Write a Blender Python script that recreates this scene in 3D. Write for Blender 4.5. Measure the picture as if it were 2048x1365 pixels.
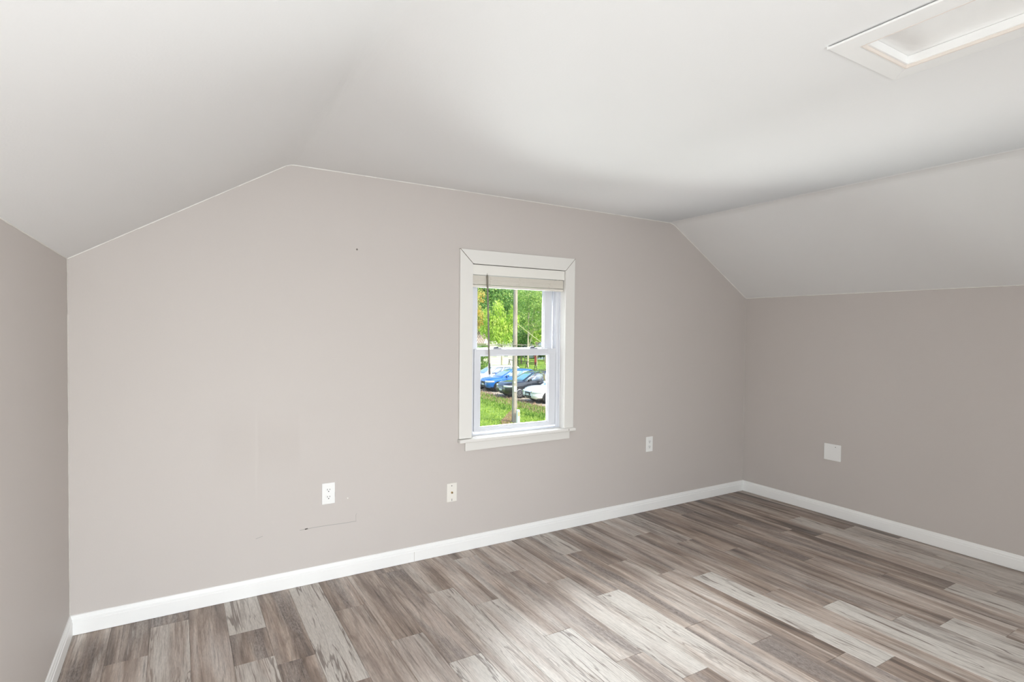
import bpy, bmesh, math, random
import numpy as np
from mathutils import Vector, Matrix

for o in list(bpy.data.objects):
    bpy.data.objects.remove(o, do_unlink=True)
SC = bpy.context.scene
COL = SC.collection
R = math.radians

# ------------------------------------------------------------------ camera
FPX = 1116.37                                   # focal length in pixels of the 2048 px frame
YAW, PITCH, ROLL = R(30.941), R(1.209), R(0.557)
CAM = Vector((0.4151, -3.1102, 1.3820))
_F = Vector((math.sin(YAW) * math.cos(PITCH), math.cos(YAW) * math.cos(PITCH), -math.sin(PITCH)))
_R0 = Vector((math.cos(YAW), -math.sin(YAW), 0))
_U0 = _R0.cross(_F)
_R = _R0 * math.cos(ROLL) + _U0 * math.sin(ROLL)
_U = -_R0 * math.sin(ROLL) + _U0 * math.cos(ROLL)
cd = bpy.data.cameras.new('camera')
cd.sensor_fit = 'HORIZONTAL'; cd.sensor_width = 36.0
cd.lens = FPX / 2048 * 36
cd.clip_start = 0.05; cd.clip_end = 600
cam = bpy.data.objects.new('camera', cd)
COL.objects.link(cam)
M = Matrix.Identity(4)
for i in range(3):
    M[i][0] = _R[i]; M[i][1] = _U[i]; M[i][2] = -_F[i]; M[i][3] = CAM[i]
cam.matrix_world = M
SC.camera = cam

# ------------------------------------------------------------------ world, sun, daylight
SC.view_settings.view_transform = 'Standard'
SC.view_settings.look = 'None'
SC.view_settings.exposure = 0.0
SC.view_settings.gamma = 1.0
SC.view_settings.use_curve_mapping = False

world = bpy.data.worlds.new('sky'); SC.world = world
world.use_nodes = True
wn = world.node_tree.nodes; wl = world.node_tree.links
wn.clear()
sky = wn.new('ShaderNodeTexSky'); sky.sky_type = 'NISHITA'
sky.sun_disc = False; sky.sun_elevation = R(52); sky.sun_rotation = R(158)
sky.air_density = 1.0; sky.dust_density = 2.0
bg = wn.new('ShaderNodeBackground'); bg.inputs['Strength'].default_value = 0.45
wo = wn.new('ShaderNodeOutputWorld')
wl.new(sky.outputs[0], bg.inputs['Color']); wl.new(bg.outputs[0], wo.inputs['Surface'])

def lamp(name, kind, loc, direction, power, color=(1, 1, 1), size=None, size_y=None, spread=None):
    l = bpy.data.lights.new(name, kind)
    l.energy = power; l.color = color
    if kind == 'AREA':
        l.shape = 'RECTANGLE'; l.size = size; l.size_y = size_y
        if spread: l.spread = R(spread)
    if kind == 'SUN': l.angle = R(1.2)
    o = bpy.data.objects.new(name, l)
    COL.objects.link(o)
    o.location = loc
    o.rotation_euler = Vector(direction).to_track_quat('-Z', 'Y').to_euler()
    return o

lamp('sun', 'SUN', (10, -20, 30), (-0.25, 0.62, -0.80), 4.7, (1.0, 0.95, 0.86))
# daylight entering by the window in view and by the window in the wall behind the camera
lamp('daylight_front', 'AREA', (2.338, 0.36, 1.14), (-0.05, -1, -0.42), 74, (0.93, 0.97, 1.0), 0.80, 0.92, 140)
lamp('daylight_rear', 'AREA', (0.95, -4.24, 1.02), (0.0, 1, -0.32), 67, (0.92, 0.965, 1.0), 1.10, 1.50, 146)

# ------------------------------------------------------------------ helpers
def lin(c):
    return tuple(((v / 255) / 12.92 if v / 255 <= 0.04045 else ((v / 255 + 0.055) / 1.055) ** 2.4) for v in c)

class NT:
    """tiny shader-graph writer"""
    def __init__(s, name):
        s.m = bpy.data.materials.new(name); s.m.use_nodes = True
        s.t = s.m.node_tree; s.t.nodes.clear()
        s.out = s.t.nodes.new('ShaderNodeOutputMaterial')
    def n(s, typ, ins=None, **props):
        nd = s.t.nodes.new('ShaderNode' + typ)
        for k, v in props.items(): setattr(nd, k, v)
        for k, v in (ins or {}).items(): s.set(nd.inputs[k], v)
        return nd
    def set(s, inp, v):
        if hasattr(v, 'outputs'): v = v.outputs[0]
        if isinstance(v, bpy.types.NodeSocket): s.t.links.new(v, inp)
        else:
            if isinstance(v, tuple) and len(v) == 3 and inp.type == 'RGBA': v = v + (1,)
            inp.default_value = v
    def math(s, op, a, b=0.0, c=None, clamp=False):
        nd = s.n('Math', operation=op, use_clamp=clamp)
        s.set(nd.inputs[0], a); s.set(nd.inputs[1], b)
        if c is not None: s.set(nd.inputs[2], c)
        return nd.outputs[0]
    def mix(s, fac, a, b, mode='MIX'):
        nd = s.n('Mix', data_type='RGBA', blend_type=mode)
        s.set(nd.inputs['Factor'], fac); s.set(nd.inputs[6], a); s.set(nd.inputs[7], b)
        return nd.outputs[2]
    def ramp(s, fac, stops, interp='LINEAR'):
        nd = s.n('ValToRGB'); s.set(nd.inputs[0], fac)
        cr = nd.color_ramp; cr.interpolation = interp
        while len(cr.elements) < len(stops): cr.elements.new(0.5)
        for e, (p, c) in zip(cr.elements, stops):
            e.position = p; e.color = (c if isinstance(c, tuple) else (c, c, c)) + (1,)
        return nd.outputs[0]
    def noise(s, vec, scale, detail=2.0, rough=0.5, dist=0.0):
        nd = s.n('TexNoise', {'Scale': scale, 'Detail': detail, 'Roughness': rough, 'Distortion': dist})
        if vec is not None: s.set(nd.inputs['Vector'], vec)
        return nd.outputs[0]
    def coord(s, scale=(1, 1, 1), off=None, kind='Object'):
        tc = s.n('TexCoord')
        v = tc.outputs[kind]
        if off is not None:
            a = s.n('VectorMath', operation='ADD'); s.set(a.inputs[0], v); s.set(a.inputs[1], off); v = a.outputs[0]
        mp = s.n('VectorMath', operation='MULTIPLY'); s.set(mp.inputs[0], v); mp.inputs[1].default_value = scale
        return mp.outputs[0]
    def bump(s, h, strength, dist=0.01):
        nd = s.n('Bump', {'Strength': strength, 'Distance': dist}); s.set(nd.inputs['Height'], h)
        return nd.outputs[0]
    def bsdf(s, color, rough=0.5, normal=None, metal=0.0, spec=0.5, coat=0.0):
        b = s.n('BsdfPrincipled', {'Roughness': rough, 'Metallic': metal, 'Specular IOR Level': spec, 'Coat Weight': coat})
        s.set(b.inputs['Base Color'], color)
        if normal is not None: s.set(b.inputs['Normal'], normal)
        return b
    def end(s, sh):
        s.t.links.new(sh.outputs[0], s.out.inputs['Surface']); return s.m

MATS = {}
def plain(name, color, rough=0.5, metal=0.0, spec=0.5, coat=0.0, var=0.06, scale=18.0, bump=0.0):
    """painted / plastic surface: flat colour with a faint procedural mottling"""
    if name in MATS: return MATS[name]
    g = NT(name)
    nz = g.noise(g.coord(), scale, 3.0)
    c = g.mix(nz, tuple(v * (1 - var) for v in color), tuple(min(1, v * (1 + var)) for v in color))
    nm = g.bump(g.noise(g.coord(), scale * 12, 2.0), bump, 0.002) if bump else None
    MATS[name] = g.end(g.bsdf(c, rough, nm, metal, spec, coat))
    return MATS[name]

class MB:
    """collects faces for ONE mesh object"""
    def __init__(s): s.v = []; s.f = []
    def add(s, vs, fs):
        k = len(s.v); s.v += [tuple(v) for v in vs]; s.f += [tuple(i + k for i in f) for f in fs]; return s
    def box(s, x0, x1, y0, y1, z0, z1):
        return s.add([(x, y, z) for z in (z0, z1) for y in (y0, y1) for x in (x0, x1)],
                     [(0, 2, 3, 1), (4, 5, 7, 6), (0, 1, 5, 4), (2, 6, 7, 3), (0, 4, 6, 2), (1, 3, 7, 5)])
    def hexa(s, p):          # 8 points: bottom ring 0-3, top ring 4-7
        return s.add(p, [(0, 3, 2, 1), (4, 5, 6, 7), (0, 1, 5, 4), (1, 2, 6, 5), (2, 3, 7, 6), (3, 0, 4, 7)])
    def prism(s, ring, vec):
        n = len(ring); vec = Vector(vec)
        vs = [Vector(r) for r in ring] + [Vector(r) + vec for r in ring]
        return s.add(vs, [tuple(range(n))[::-1], tuple(range(n, 2 * n))] + [(i, (i + 1) % n, n + (i + 1) % n, n + i) for i in range(n)])
    def tube(s, p0, p1, r0, r1=None, n=12, caps=True):
        r1 = r0 if r1 is None else r1
        p0 = Vector(p0); p1 = Vector(p1); d = (p1 - p0).normalized()
        a = d.orthogonal().normalized(); b = d.cross(a)
        vs = []
        for p, r in ((p0, r0), (p1, r1)):
            for i in range(n):
                t = 2 * math.pi * i / n; vs.append(p + a * (r * math.cos(t)) + b * (r * math.sin(t)))
        fs = [(i, (i + 1) % n, n + (i + 1) % n, n + i) for i in range(n)]
        if caps: fs += [tuple(range(n))[::-1], tuple(range(n, 2 * n))]
        return s.add(vs, fs)
    def path(s, pts, r, n=6):
        for a, b in zip(pts[:-1], pts[1:]): s.tube(a, b, r, r, n)
        return s
    def loft(s, rings, closed=True, caps=True):
        n = len(rings[0]); k = len(s.v)
        vs = [p for r in rings for p in r]; fs = []
        for j in range(len(rings) - 1):
            for i in range(n if closed else n - 1):
                fs.append((j * n + i, j * n + (i + 1) % n, (j + 1) * n + (i + 1) % n, (j + 1) * n + i))
        if caps: fs += [tuple(range(n))[::-1], tuple(range((len(rings) - 1) * n, len(rings) * n))]
        return s.add(vs, fs)
    def mesh(s, name, mat, smooth=False, fix=True):
        me = bpy.data.meshes.new(name)
        me.from_pydata(s.v, [], s.f); me.update()
        if fix:
            bm = bmesh.new(); bm.from_mesh(me)
            bmesh.ops.recalc_face_normals(bm, faces=bm.faces); bm.to_mesh(me); bm.free()
        me.materials.append(mat)
        if smooth:
            me.polygons.foreach_set('use_smooth', [True] * len(me.polygons))
            me.set_sharp_from_angle(angle=R(38))
        return me
    def build(s, name, mat, parent=None, smooth=False, bevel=0.0, seg=2, fix=True):
        o = bpy.data.objects.new(name, s.mesh(name, mat, smooth, fix)); COL.objects.link(o)
        if parent is not None: attach(o, parent)
        if bevel:
            b = o.modifiers.new('bevel', 'BEVEL'); b.width = bevel; b.segments = seg
            b.limit_method = 'ANGLE'; b.angle_limit = R(35); b.harden_normals = False
        return o

def basis(o):
    return Matrix.LocRotScale(o.location, o.rotation_euler, o.scale)
def world_of(o):
    m = basis(o)
    if o.parent: m = world_of(o.parent) @ o.matrix_parent_inverse @ m
    return m
LOCAL = set()                 # things whose parts are written in the thing's own coordinates
def attach(o, parent):
    """parent o, keeping geometry that was written in world coordinates where it is"""
    o.parent = parent
    top = parent
    while top.parent: top = top.parent
    if top.name not in LOCAL: o.matrix_parent_inverse = world_of(parent).inverted()
def tag(o, label, cat=None, group=None, kind=None):
    if label: o['label'] = label
    if cat: o['category'] = cat
    if group: o['group'] = group
    if kind: o['kind'] = kind
    return o
def thing(name, loc, label, cat=None, group=None, kind=None, rz=0.0):
    o = bpy.data.objects.new(name, None); COL.objects.link(o)
    o.location = loc; o.rotation_euler = (0, 0, rz); o.empty_display_size = 0.1
    return tag(o, label, cat, group, kind)

# ------------------------------------------------------------------ room materials
def mat_wall():
    g = NT('wall_paint')
    P = g.coord()
    base = g.mix(g.noise(P, 1.3, 2.0), lin((203, 196, 191)), lin((206, 199, 194)))
    # rubbed patches left by furniture on the window wall (soft rectangles with shapes of their own)
    sep = g.n('SeparateXYZ'); g.set(sep.inputs[0], P)
    x, y, z = sep.outputs
    wob = g.math('MULTIPLY', g.math('SUBTRACT', g.noise(P, 6.0, 3.0), 0.5), 0.02)
    def box(x0, x1, z0, z1, sx, sz):
        def edge(v, a, s): 
            return g.n('MapRange', {0: g.math('ADD', v, wob), 1: a - s, 2: a + s, 3: 0.0, 4: 1.0}, interpolation_type='SMOOTHSTEP').outputs[0]
        m = g.math('MULTIPLY', edge(x, x0, sx), g.math('SUBTRACT', 1.0, edge(x, x1, sx)))
        k = g.math('MULTIPLY', edge(z, z0, sz), g.math('SUBTRACT', 1.0, edge(z, z1, sz)))
        on = g.n('MapRange', {0: y, 1: -0.03, 2: -0.02, 3: 0.0, 4: 1.0}).outputs[0]
        return g.math('MULTIPLY', g.math('MULTIPLY', m, k), on)
    stain = g.math('ADD', g.math('MULTIPLY', box(0.766, 0.97, 0.66, 0.88, 0.012, 0.10), 0.55), g.math('MULTIPLY', box(0.58, 0.757, 0.64, 0.92, 0.05, 0.10), 0.45))
    base = g.mix(g.math('MULTIPLY', stain, 0.16), base, lin((168, 156, 146)))
    light = g.math('ADD', box(0.757, 0.766, 0.50, 0.94, 0.006, 0.12), 0.0)
    base = g.mix(g.math('MULTIPLY', light, 0.12), base, lin((222, 217, 211)))
    h = g.noise(P, 150, 2.0)
    return g.end(g.bsdf(base, 0.55, g.bump(h, 0.10, 0.0015), spec=0.35))
def mat_ceiling():
    g = NT('ceiling_paint')
    P = g.coord()
    base = g.mix(g.noise(P, 1.5, 2.0), lin((237, 237, 236)), lin((240, 240, 239)))
    h = g.noise(P, 140, 1.0)
    return g.end(g.bsdf(base, 0.65, g.bump(h, 0.10, 0.002), spec=0.25))
def mat_trim():
    g = NT('white_trim_paint')
    P = g.coord()
    base = g.mix(g.noise(P, 7, 3.0), lin((247, 247, 245)), lin((250, 250, 248)))
    h = g.noise(g.coord((20, 200, 200)), 3.0, 3.0)
    return g.end(g.bsdf(base, 0.38, g.bump(h, 0.06, 0.001), spec=0.45))
WALL, CEIL, TRIM = mat_wall(), mat_ceiling(), mat_trim()
WTRIM = plain('window_casing_paint', lin((234, 232, 227)), 0.4, var=0.012, scale=9)
VINYL = plain('white_vinyl', lin((224, 226, 232)), 0.30, var=0.01)
PLASTIC = plain('white_plastic', lin((246, 246, 244)), 0.32, var=0.01)
IVORY = plain('ivory_plastic', lin((240, 236, 228)), 0.38, var=0.015)
DARK = plain('dark_slot', (0.02, 0.02, 0.02), 0.6)
GAPGREY = plain('grey_joint_filler', lin((120, 110, 100)), 0.7)  # grey for the open mitre joints of the casing
METAL = plain('brushed_steel', (0.55, 0.54, 0.52), 0.32, metal=1.0)
BRASS = plain('brass', (0.50, 0.36, 0.18), 0.35, metal=1.0)
SLAT = plain('blind_slat_offwhite', lin((232, 227, 216)), 0.45, var=0.02)
WANDM = plain('wand_grey_plastic', lin((128, 123, 110)), 0.25, var=0.03)
CAULK = plain('white_caulk', lin((238, 236, 230)), 0.5, var=0.02)

# ------------------------------------------------------------------ room shell
W, DEP = 4.634, 4.3                       # room width, depth
HL, HR = 1.673, 1.669                     # knee-wall heights
XR, ZR, XK, ZK = 0.917, 2.231, 3.728, 2.222
T = 0.14
def fillet(p, a, b, r, n=5):
    """soften corner p between neighbours a and b"""
    p, a, b = Vector(p), Vector(a), Vector(b)
    u = (a - p).normalized() * r; v = (b - p).normalized() * r
    return [((p + u).lerp(p, t)).lerp(p.lerp(p + v, t), t) for t in [i / n for i in range(n + 1)]]
prof = [Vector((0, HL))] + fillet((XR, ZR), (0, HL), (XK, ZK), 0.035) + fillet((XK, ZK), (XR, ZR), (W, HR), 0.045) + [Vector((W, HR))]

def wall_gable(name, y0, y1, hole, label):
    """gable wall with a window opening, built as columns that share one mesh"""
    hx0, hx1, hz0, hz1 = hole
    bm = bmesh.new()
    def ring(pts): 
        vs = [bm.verts.new((a, y0, b)) for a, b in pts]
        return [bm.edges.new((vs[i], vs[(i + 1) % len(vs)])) for i in range(len(vs))]
    outer = [(-0.0, -0.05), (W, -0.05)] + [(p.x, p.y + 0.0) for p in reversed(prof)]
    ed = ring(outer) + ring([(hx0, hz0), (hx1, hz0), (hx1, hz1), (hx0, hz1)])
    bmesh.ops.triangle_fill(bm, use_beauty=True, use_dissolve=False, edges=ed)
    ext = bmesh.ops.extrude_face_region(bm, geom=list(bm.faces))
    bmesh.ops.translate(bm, vec=(0, y1 - y0, 0), verts=[e for e in ext['geom'] if isinstance(e, bmesh.types.BMVert)])
    bmesh.ops.recalc_face_normals(bm, faces=bm.faces)
    me = bpy.data.meshes.new(name); bm.to_mesh(me); bm.free(); me.materials.append(WALL)
    o = bpy.data.objects.new(name, me); COL.objects.link(o)
    return tag(o, label, kind='structure')
OX0, OX1, OZ0, OZ1 = 1.965, 2.710, 0.685, 1.805       # rough opening of the window in view
wall_back = wall_gable('wall_back', 0.0, T, (OX0, OX1, OZ0, OZ1), 'grey beige painted gable wall with the window')
RX0, RX1, RZ0, RZ1 = 0.38, 1.52, 0.24, 1.90
wall_rear = wall_gable('wall_rear', -DEP, -DEP - T, (RX0, RX1, RZ0, RZ1), 'grey beige gable wall behind the viewpoint')
wl_ = MB().box(-T, 0, -DEP - T, T, -0.05, HL).build('wall_left', WALL)
tag(wl_, 'low grey beige knee wall at the left', kind='structure')
wr_ = MB().box(W, W + T, -DEP - T, T, -0.05, HR).build('wall_right', WALL)
tag(wr_, 'low grey beige knee wall at the right with square plate', kind='structure')
# ceiling: flat middle and two raked sides, one plaster skin (thick enough to keep daylight out)
HX0, HX1, HY0, HY1 = 2.126, 2.392, -2.880, -2.216      # hatch opening
mb = MB()
def sk(p, y): return (p.x, y, p.y)
flatA = next(i for i in range(len(prof) - 1) if prof[i].x < 1.5 < prof[i + 1].x)
ys = (T, -DEP - T)
for i in range(len(prof) - 1):
    a, b = prof[i], prof[i + 1]
    up = 0.16
    if i == flatA:                                     # the flat span carries the hatch opening
        def zz(x): return a.y + (b.y - a.y) * (x - a.x) / (b.x - a.x)
        for xa, xb, ya, yb in ((a.x, HX0, ys[0], ys[1]), (HX1, b.x, ys[0], ys[1]), (HX0, HX1, ys[0], HY1), (HX0, HX1, HY0, ys[1])):
            mb.hexa([(xa, ya, zz(xa)), (xb, ya, zz(xb)), (xb, yb, zz(xb)), (xa, yb, zz(xa)),
                     (xa, ya, zz(xa) + up), (xb, ya, zz(xb) + up), (xb, yb, zz(xb) + up), (xa, yb, zz(xa) + up)])
    else:
        mb.hexa([(a.x, ys[0], a.y), (b.x, ys[0], b.y), (b.x, ys[1], b.y), (a.x, ys[1], a.y),
                 (a.x, ys[0], a.y + up), (b.x, ys[0], b.y + up), (b.x, ys[1], b.y + up), (a.x, ys[1], a.y + up)])
mb.box(-T, 0.0, ys[1], ys[0], HL, HL + 0.16).box(W, W + T, ys[1], ys[0], HR, HR + 0.16)
ceiling = mb.build('ceiling', CEIL)
# soft bends are shaded smooth
bm = bmesh.new(); bm.from_mesh(ceiling.data); bmesh.ops.remove_doubles(bm, verts=bm.verts, dist=1e-5)
dead = [f for f in bm.faces if not f.is_valid]
bm.to_mesh(ceiling.data); bm.free()
ceiling.data.polygons.foreach_set('use_smooth', [True] * len(ceiling.data.polygons))
ceiling.data.set_sharp_from_angle(angle=R(20))
tag(ceiling, 'white plaster ceiling, flat in the middle with raked sides', kind='structure')

# wobbling paint/caulk beads where walls meet ceiling and in the corners
def bead(name, pts, r, parent, mat=CAULK, seed=1):
    rnd = random.Random(seed); m = MB(); fine = []
    for a, b in zip(pts[:-1], pts[1:]):
        a, b = Vector(a), Vector(b); n = max(2, int((b - a).length / 0.06))
        fine += [a.lerp(b, i / n) for i in range(n)]
    fine.append(Vector(pts[-1]))
    for i in range(len(fine) - 1):
        m.tube(fine[i], fine[i + 1], r * rnd.uniform(0.5, 1.25), r * rnd.uniform(0.5, 1.25), 6)
    return m.build(name, mat, parent)
bead('caulk_bead', [(p.x, -0.001, p.y - 0.001) for p in prof], 0.0035, ceiling, seed=3)
bead('caulk_bead', [(0.001, 0, HL - 0.001), (0.001, -DEP, HL - 0.001)], 0.0025, ceiling, seed=4)
bead('caulk_bead', [(W - 0.001, 0, HR - 0.001), (W - 0.001, -DEP, HR - 0.001)], 0.003, ceiling, seed=5)
bead('caulk_bead', [(0.002, -0.002, 0.09), (0.002, -0.002, HL)], 0.003, wall_back, plain('corner_caulk', lin((214, 209, 203)), 0.5), seed=6)
bead('caulk_bead', [(W - 0.002, -0.002, 0.09), (W - 0.002, -0.002, HR)], 0.0025, wall_back, MATS['corner_caulk'], seed=7)

# baseboards with a stepped top moulding
HB, TB = 0.087, 0.013
def base_profile(u, s):      # (offset from wall, height)
    return [(0, 0), (TB, 0), (TB, HB * 0.66), (TB * 0.80, HB * 0.70), (TB * 0.80, HB * 0.80), (TB * 0.55, HB * 0.88), (TB * 0.42, HB * 0.97), (TB * 0.2, HB), (0, HB)]
def baseboard(name, a, b, nrm, label, mitre=True):
    a, b, nrm = Vector(a), Vector(b), Vector(nrm)
    d = (b - a).normalized(); m = MB(); rings = []
    for p, sgn in ((a, 1), (b, -1)):
        rings.append([p + nrm * u + d * (sgn * u if mitre else 0) + Vector((0, 0, z + 0.0015)) for u, z in base_profile(0, 0)])
    m.loft(rings)
    o = m.build(name, TRIM)
    return tag(o, label, kind='structure')
bbk = baseboard('baseboard_back', (0, 0, 0), (W, 0, 0), (0, -1, 0), 'white moulded baseboard under the window')
baseboard('baseboard_left', (0, -DEP, 0), (0, 0, 0), (1, 0, 0), 'white baseboard along the left knee wall')
baseboard('baseboard_right', (W, 0, 0), (W, -DEP, 0), (-1, 0, 0), 'white baseboard along the right knee wall')
baseboard('baseboard_rear', (W, -DEP, 0), (0, -DEP, 0), (0, 1, 0), 'white baseboard on the wall behind the viewpoint')
SEAM = plain('seam_grey', lin((206, 202, 194)), 0.6)  # pale grey of the joint in the baseboard
MB().box(1.6115, 1.6135, -TB - 0.0006, -TB + 0.003, 0.004, HB * 0.68).build('board_seam', SEAM, bbk)
# scratches and nail holes on the window wall
def strip(name, pts, w, parent, mat):
    m = MB()
    for (x0, z0), (x1, z1) in zip(pts[:-1], pts[1:]):
        d = Vector((x1 - x0, z1 - z0)); n = Vector((-d.y, d.x)).normalized() * w / 2
        m.hexa([(x0 - n.x, 0.0005, z0 - n.y), (x1 - n.x, 0.0005, z1 - n.y), (x1 - n.x, -0.0006, z1 - n.y), (x0 - n.x, -0.0006, z0 - n.y),
                (x0 + n.x, 0.0005, z0 + n.y), (x1 + n.x, 0.0005, z1 + n.y), (x1 + n.x, -0.0006, z1 + n.y), (x0 + n.x, -0.0006, z0 + n.y)])
    return m.build(name, mat, parent)
SCR = plain('scratch_grey', lin((172, 168, 164)), 0.7)
SCR2 = plain('scratch_dark', lin((120, 112, 106)), 0.7)
strip('wall_scratch', [(0.972, 0.298), (1.04, 0.301), (1.12, 0.300), (1.20, 0.297), (1.262, 0.297), (1.272, 0.296)], 0.0028, wall_back, SCR)
strip('wall_scratch', [(1.271, 0.297), (1.270, 0.332), (1.275, 0.340)], 0.0016, wall_back, SCR)
strip('wall_scratch', [(0.998, 0.299), (1.012, 0.301)], 0.006, wall_back, SCR2)
strip('wall_scratch', [(0.757, 0.292), (0.79, 0.300)], 0.0025, wall_back, SCR)
MB().tube((1.271, 0.001, 1.817), (1.271, -0.0012, 1.817), 0.006, 0.005, 8).build('nail_hole', SCR2, wall_back)
MB().tube((1.224, 0.001, 0.433), (1.224, -0.002, 0.433), 0.005, 0.003, 8).build('filler_spot', CAULK, wall_back)

# ------------------------------------------------------------------ plank floor
def mat_plank():
    g = NT('weathered_vinyl_plank')
    oi = g.n('ObjectInfo')
    cs = g.n('SeparateColor'); g.set(cs.inputs[0], oi.outputs['Color'])
    tone, white, dark = cs.outputs[0], cs.outputs[1], cs.outputs[2]
    seed = g.math('MULTIPLY', oi.outputs['Random'], 60.0)
    off = g.n('CombineXYZ'); g.set(off.inputs[0], seed); g.set(off.inputs[1], g.math('MULTIPLY', seed, 3.7)); g.set(off.inputs[2], seed)
    def V(sx, sy): return g.coord((sx, sy, 1.0), off.outputs[0])
    streak = g.noise(V(15, 0.85), 1.0, 3.0, 0.55, 0.5)
    broad = g.noise(V(7, 2.4), 1.0, 2.0)
    grain = g.noise(V(150, 5), 1.0, 4.0, 0.65)
    fine = g.noise(V(340, 30), 1.0, 2.0, 0.6)
    contour = g.noise(V(7.5, 0.75), 1.0, 1.6, 0.5, 0.3)
    ring = g.math('FRACT', g.math('MULTIPLY', contour, 13.0))
    # tone across and along the board: smoky streaks over a board-to-board difference
    v = g.math('ADD', g.math('MULTIPLY', g.math('SUBTRACT', tone, 0.45), 0.42), g.math('MULTIPLY', g.math('SUBTRACT', streak, 0.5), 1.75))
    v = g.math('ADD', v, g.math('MULTIPLY', g.math('SUBTRACT', broad, 0.5), 0.55))
    v = g.math('ADD', v, 0.50)
    col = g.ramp(v, [(0.05, lin((84, 72, 65))), (0.25, lin((128, 110, 98))), (0.46, lin((166, 147, 133))), (0.64, lin((194, 178, 166))), (0.90, lin((214, 204, 195)))])
    hue = g.noise(V(6, 1.4), 1.0, 1.0)
    col = g.mix(g.math('MULTIPLY', g.ramp(hue, [(0.42, 0.0), (0.62, 1.0)]), 0.40), col, g.mix(0.6, col, lin((154, 148, 146))))
    # rough, charred-looking patches
    patch = g.ramp(g.noise(V(13, 1.3), 1.0, 3.0, 0.6), [(0.46, 0.0), (0.62, 1.0)])
    speck = g.ramp(g.noise(V(190, 48), 1.0, 3.0, 0.75), [(0.36, 0.0), (0.62, 1.0)])
    dk = g.mix(speck, lin((80, 71, 68)), lin((152, 142, 137)))
    col = g.mix(g.math('MULTIPLY', patch, g.math('ADD', g.math('MULTIPLY', dark, 0.80), 0.06)), col, dk)
    # cathedral grain, strongest in places
    lines = g.ramp(ring, [(0.0, 0.15), (0.10, 0.0), (0.34, 1.0), (0.92, 1.0), (1.0, 0.15)])
    where = g.ramp(g.noise(V(8, 1.8), 1.0, 2.0), [(0.40, 0.15), (0.60, 1.0)])
    col = g.mix(g.math('MULTIPLY', g.math('MULTIPLY', g.math('SUBTRACT', 1.0, lines), where), 0.55), col, g.mix(1.0, col, (0.58, 0.54, 0.51), 'MULTIPLY'))
    col = g.mix(0.9, col, g.ramp(grain, [(0.32, 0.50), (0.43, 0.92), (0.58, 1.0), (0.68, 1.28)]), 'MULTIPLY')
    # whitewashed boards with weathered cracks
    wcol = g.mix(g.noise(V(24, 3), 1.0, 3.0), lin((196, 188, 179)), lin((222, 217, 210)))
    ridge = g.math('ABSOLUTE', g.math('SUBTRACT', g.noise(V(19, 1.3), 1.0, 3.0, 0.6, 0.8), 0.5))
    crack = g.ramp(ridge, [(0.0, 1.0), (0.010, 1.0), (0.024, 0.0)])
    gate = g.ramp(g.noise(V(16, 2.2), 1.0, 2.0), [(0.36, 0.15), (0.52, 1.0)])
    wcol = g.mix(g.math('MULTIPLY', g.math('MULTIPLY', crack, gate), 0.85), wcol, lin((112, 98, 90)))
    wcol = g.mix(0.8, wcol, g.ramp(grain, [(0.28, 0.66), (0.42, 0.95), (0.6, 1.0)]), 'MULTIPLY')
    wn_ = g.noise(V(10, 1.2), 1.0, 3.0, 0.6)
    wm = g.n('MapRange', {0: g.math('ADD', g.math('ADD', wn_, g.math('MULTIPLY', g.math('SUBTRACT', grain, 0.5), 0.40)), g.math('MULTIPLY', white, 0.50)), 1: 0.58, 2: 1.00, 3: 0.0, 4: 0.90}, interpolation_type='SMOOTHSTEP').outputs[0]
    col = g.mix(wm, col, wcol)
    col = g.mix(0.6, col, g.ramp(fine, [(0.32, 0.72), (0.6, 1.10)]), 'MULTIPLY')
    h = g.math('ADD', grain, g.math('MULTIPLY', lines, 0.6))
    rough = g.n('MapRange', {0: grain, 1: 0.2, 2: 0.8, 3: 0.66, 4: 0.54}).outputs[0]
    b_ = g.bsdf(col, rough, g.bump(h, 0.16, 0.0012), spec=0.6, coat=0.55)
    b_.inputs['Coat Roughness'].default_value = 0.62
    return g.end(b_)
PLANK = mat_plank()
floor = MB().box(-T, W + T, -DEP - T, T, -0.16, -0.0062).build('floor', plain('floor_underlay', (0.035, 0.030, 0.028), 0.9))
tag(floor, 'weathered grey brown wood-look plank floor', kind='structure')
PW, PL = 0.152, 0.958
JOINT = {0: -0.62, 1: -.35, 2: -.103, 3: -.80, 4: -.354, 5: -.69, 6: -.958, 7: -.368, 8: -.755, 9: -1.03, 10: -.425, 11: -.65, 12: -1.06 + PL, 13: -.414,
         14: -.63, 15: -.88, 16: -.37, 17: -.613, 18: -.856, 19: -.978 + PL, 20: -.346, 21: -.577, 22: -.822, 23: -.96, 24: -.20, 25: -.538,
         26: -.797, 27: -.955, 28: -.668, 29: -.98 + PL, 30: -.30}
EXTRA = {4: [-.615]}
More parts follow.
